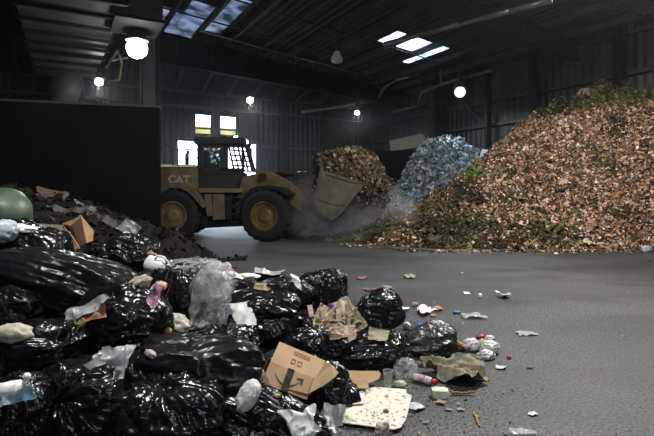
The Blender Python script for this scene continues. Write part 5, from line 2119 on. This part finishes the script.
fwad('yellow_wrapper', 463, 371, 8, 4, mat('yellow wrapper', (.5, .38, .04), .5), 'small yellow wrapper peeping from the muddy beige bag', 'wrapper', 66, .4)
fwad('orange_wrapper', 459, 351, 9, 9, mat('orange wrapper', (.5, .17, .04), .5, var=.4), 'orange wrapper behind the muddy beige bag', 'wrapper', 67, .4)
fwad('white_cup', 471, 352, 17, 13, SMW, 'crumpled white plastic cup beside the orange wrapper', 'cup', 68, .4, 'crumpled white cups in a cluster', 4)
fwad('white_cup', 490, 355, 18, 14, SMW, 'largest crumpled white cup at the far end of the cluster', 'cup', 69, .35, 'crumpled white cups in a cluster', 4)
fwad('white_cup', 486, 360, 17, 9, SMW, 'flattened white cup lowest in the cluster', 'cup', 70, .45, 'crumpled white cups in a cluster', 4)
fwad('white_cup', 490, 342, 11, 7, SMW, 'small square white cup topmost in the cluster', 'cup', 71, .15, 'crumpled white cups in a cluster', 4)
fwad('yellow_scrap', 482, 345, 8, 6, mat('pale yellow scrap', (.5, .47, .2), .6), 'pale yellow scrap amid the crumpled white cups', 'scrap', 72, .3)
fwad('crushed_can', 481, 339, 10, 5, mat('crushed red can', (.4, .02, .04), .35, var=.4), 'crushed red can behind the crumpled white cups', 'can', 73, .3)
fsheet('plastic_scrap', 501, 368, 9, 5, SMW, 'small white scrap alone beyond the white cups', 'plastic scrap', 74, .01, -.3)
fwad('orange_scrap', 509, 359, 5, 4, mat('rust orange scrap', (.4, .12, .03), .7), 'small rust orange scrap alone beyond the white cups', 'scrap', 75)
fwad('leaf_scrap', 530, 369, 6, 2.5, mat('dry leaf scrap', (.16, .14, .07), .8), 'small dry leaf scrap on the open asphalt', 'leaf', 76)
fsheet('plastic_scrap', 533, 414, 9, 5, SMW, 'small white scrap on the open asphalt below the dry leaf', 'plastic scrap', 77, .01, .3)
fsheet('clear_plastic_piece', 522, 433, 24, 8, CLEAR2, 'flat clear plastic piece at the bottom edge on bare asphalt', 'plastic piece', 78, .012, .1)
fsheet('leaf_scrap', 441, 403, 10, 5, mat('tan leaf scrap', (.3, .23, .16), .8), 'tan scrap lying just below the printed carton', 'scrap', 79, .01, -.4)
fsheet('leaf_scrap', 449, 410, 6, 3, MATS['tan leaf scrap'], 'tiny tan scrap below the long orange brown stick', 'scrap', 80, .008, 0)
fsheet('leaf_scrap', 461, 410, 7, 3, mat('grey scrap', (.25, .25, .24), .7), 'tiny grey scrap below the long orange brown stick', 'scrap', 81, .008, 0)
fsheet('leaf_scrap', 426, 423, 7, 2.5, mat('yellow brown scrap', (.3, .22, .06), .7), 'yellow brown scrap beside the milky plastic corner', 'scrap', 82, .008, 0)
BLU = mat('blue plastic', (.03, .17, .5), .4, var=.3)
fwad('blue_wrapper', 420, 330, 9, 7, BLU, 'bright blue scrap behind the flat dusty bag', 'plastic scrap', 83, .4)
fwad('white_wad', 407, 330, 8, 8, PAPER, 'white paper wad between the round bag and the blue scrap', 'paper wad', 84, .3)
fsheet('paper_plate', 397, 311, 18, 9, PAPER, 'curved white paper strip beyond the dusty round bag', 'paper strip', 85, .02, -.5, .3)
fwad('brown_scrap', 400, 305, 8, 3, mat('dark brown scrap', (.12, .07, .04), .7), 'dark brown scrap behind the curved white strip', 'scrap', 86)
fwad('tan_wad', 415, 307, 7, 5, mat('tan paper wad', (.4, .3, .2), .8), 'round tan paper wad near the curved white strip', 'paper wad', 87, .2)
fsheet('torn_paper', 426, 313, 16, 10, PAPER, 'bright torn white paper joined to a tan piece', 'paper scrap', 88, .03, .3, .5)
fwad('tan_wad', 437, 311, 11, 5, mat('orange tan paper', (.45, .25, .13), .8), 'orange tan crumpled piece attached beside the torn white paper', 'paper scrap', 89)
fwad('tan_wad', 433, 317, 6, 3, MATS['orange tan paper'], 'tiny orange crumb below the torn white paper', 'scrap', 90)
fwad('blue_wrapper', 457, 314, 9, 3.5, mat('dull blue film', (.10, .17, .33), .4, var=.4), 'dull blue film scrap beyond the torn white paper', 'plastic scrap', 91)
fsheet('crumpled_film_strip', 473, 317, 20, 7, clear_mat('grey clear film', (.45, .46, .48), .55, .25), 'clear film strip lying beyond the dull blue scrap', 'plastic film', 92, .02, .0, .5)
fsheet('crumpled_film_strip', 527, 334, 22, 6, MATS['grey clear film'], 'clear film smear alone farther out on the asphalt', 'plastic film', 93, .012, .1, .5)
fwad('white_wad', 480, 298, 4, 5, PAPER, 'small bright white wad alone on the middle asphalt', 'paper wad', 94, .2)
fsheet('torn_paper', 467, 293.5, 5, 3, PAPER, 'small white paper flake near the bright white wad', 'paper scrap', 95, .01, 0)
fsheet('crumpled_film_strip', 504, 297, 10, 6, WF, 'crumpled grey foil scrap beyond the bright white wad', 'foil scrap', 96, .04, .2, .5)
fsheet('torn_paper', 411, 277, 10, 5, mat('greenish grey scrap', (.24, .25, .2), .6), 'greenish grey scrap far back on the asphalt near the heap', 'scrap', 97, .02, 0, .5)
fsheet('torn_paper', 388, 288, 8, 3, MATS['greenish grey scrap'], 'faint grey scrap between the round bag and the leaf pile', 'scrap', 98, .01, 0, .5)
fsheet('torn_paper', 363, 279, 8, 4, mat('reddish crumbs', (.2, .09, .05), .8), 'reddish crumb patch just behind the crinkled bag', 'scrap', 99, .012, 0, .6)
fsheet('torn_paper', 370, 290, 9, 4, MATS['reddish crumbs'], 'larger reddish crumb patch behind the dusty round bag', 'scrap', 100, .012, .3, .6)

# ------------------------------------------------------------------ output look
scene.view_settings.view_transform = 'Standard'
scene.view_settings.look = 'None'
scene.view_settings.exposure = 0.0
scene.view_settings.gamma = 1
scene.view_settings.use_curve_mapping = False
scene.cycles.use_denoising = True
scene.cycles.max_bounces = 6
scene.cycles.diffuse_bounces = 3
scene.cycles.glossy_bounces = 3
scene.cycles.transparent_max_bounces = 10
scene.cycles.volume_bounces = 1
scene.cycles.sample_clamp_indirect = 4

# thin dust haze hanging in the whole hall
bm = bmesh.new()
extrude_poly(bm, [W(UL + .3, VF + .3, .02), W(-.3, VF + .3, .02), W(-.3, -.3, .02), W(UL + .3, -.3, .02)], (0, 0, 10.2))
hm = bpy.data.materials.new('thin hall dust')
hm.use_nodes = True
hm.node_tree.nodes.remove(hm.node_tree.nodes['Principled BSDF'])
hv = hm.node_tree.nodes.new('ShaderNodeVolumeScatter')
hv.inputs['Color'].default_value = (.8, .85, .9, 1)
hv.inputs['Density'].default_value = .00035
hv.inputs['Anisotropy'].default_value = .7
hm.node_tree.links.new(hv.outputs[0], hm.node_tree.nodes['Material Output'].inputs['Volume'])
tag(bm_obj('dust_haze', bm, hm), 'thin dust haze hanging through the whole hall', 'haze', kind='stuff')

hm2 = hm.copy()
hm2.node_tree.nodes['Volume Scatter'].inputs['Density'].default_value = .007
bm = bmesh.new()
extrude_poly(bm, [W(-19, -9, .03), W(-1, -9, .03), W(-1, -.4, .03), W(-19, -.4, .03)], (0, 0, 6.3))
tag(bm_obj('dust_haze', bm, hm2), 'denser dust haze hanging in front of the bright truck door', 'haze', kind='stuff')
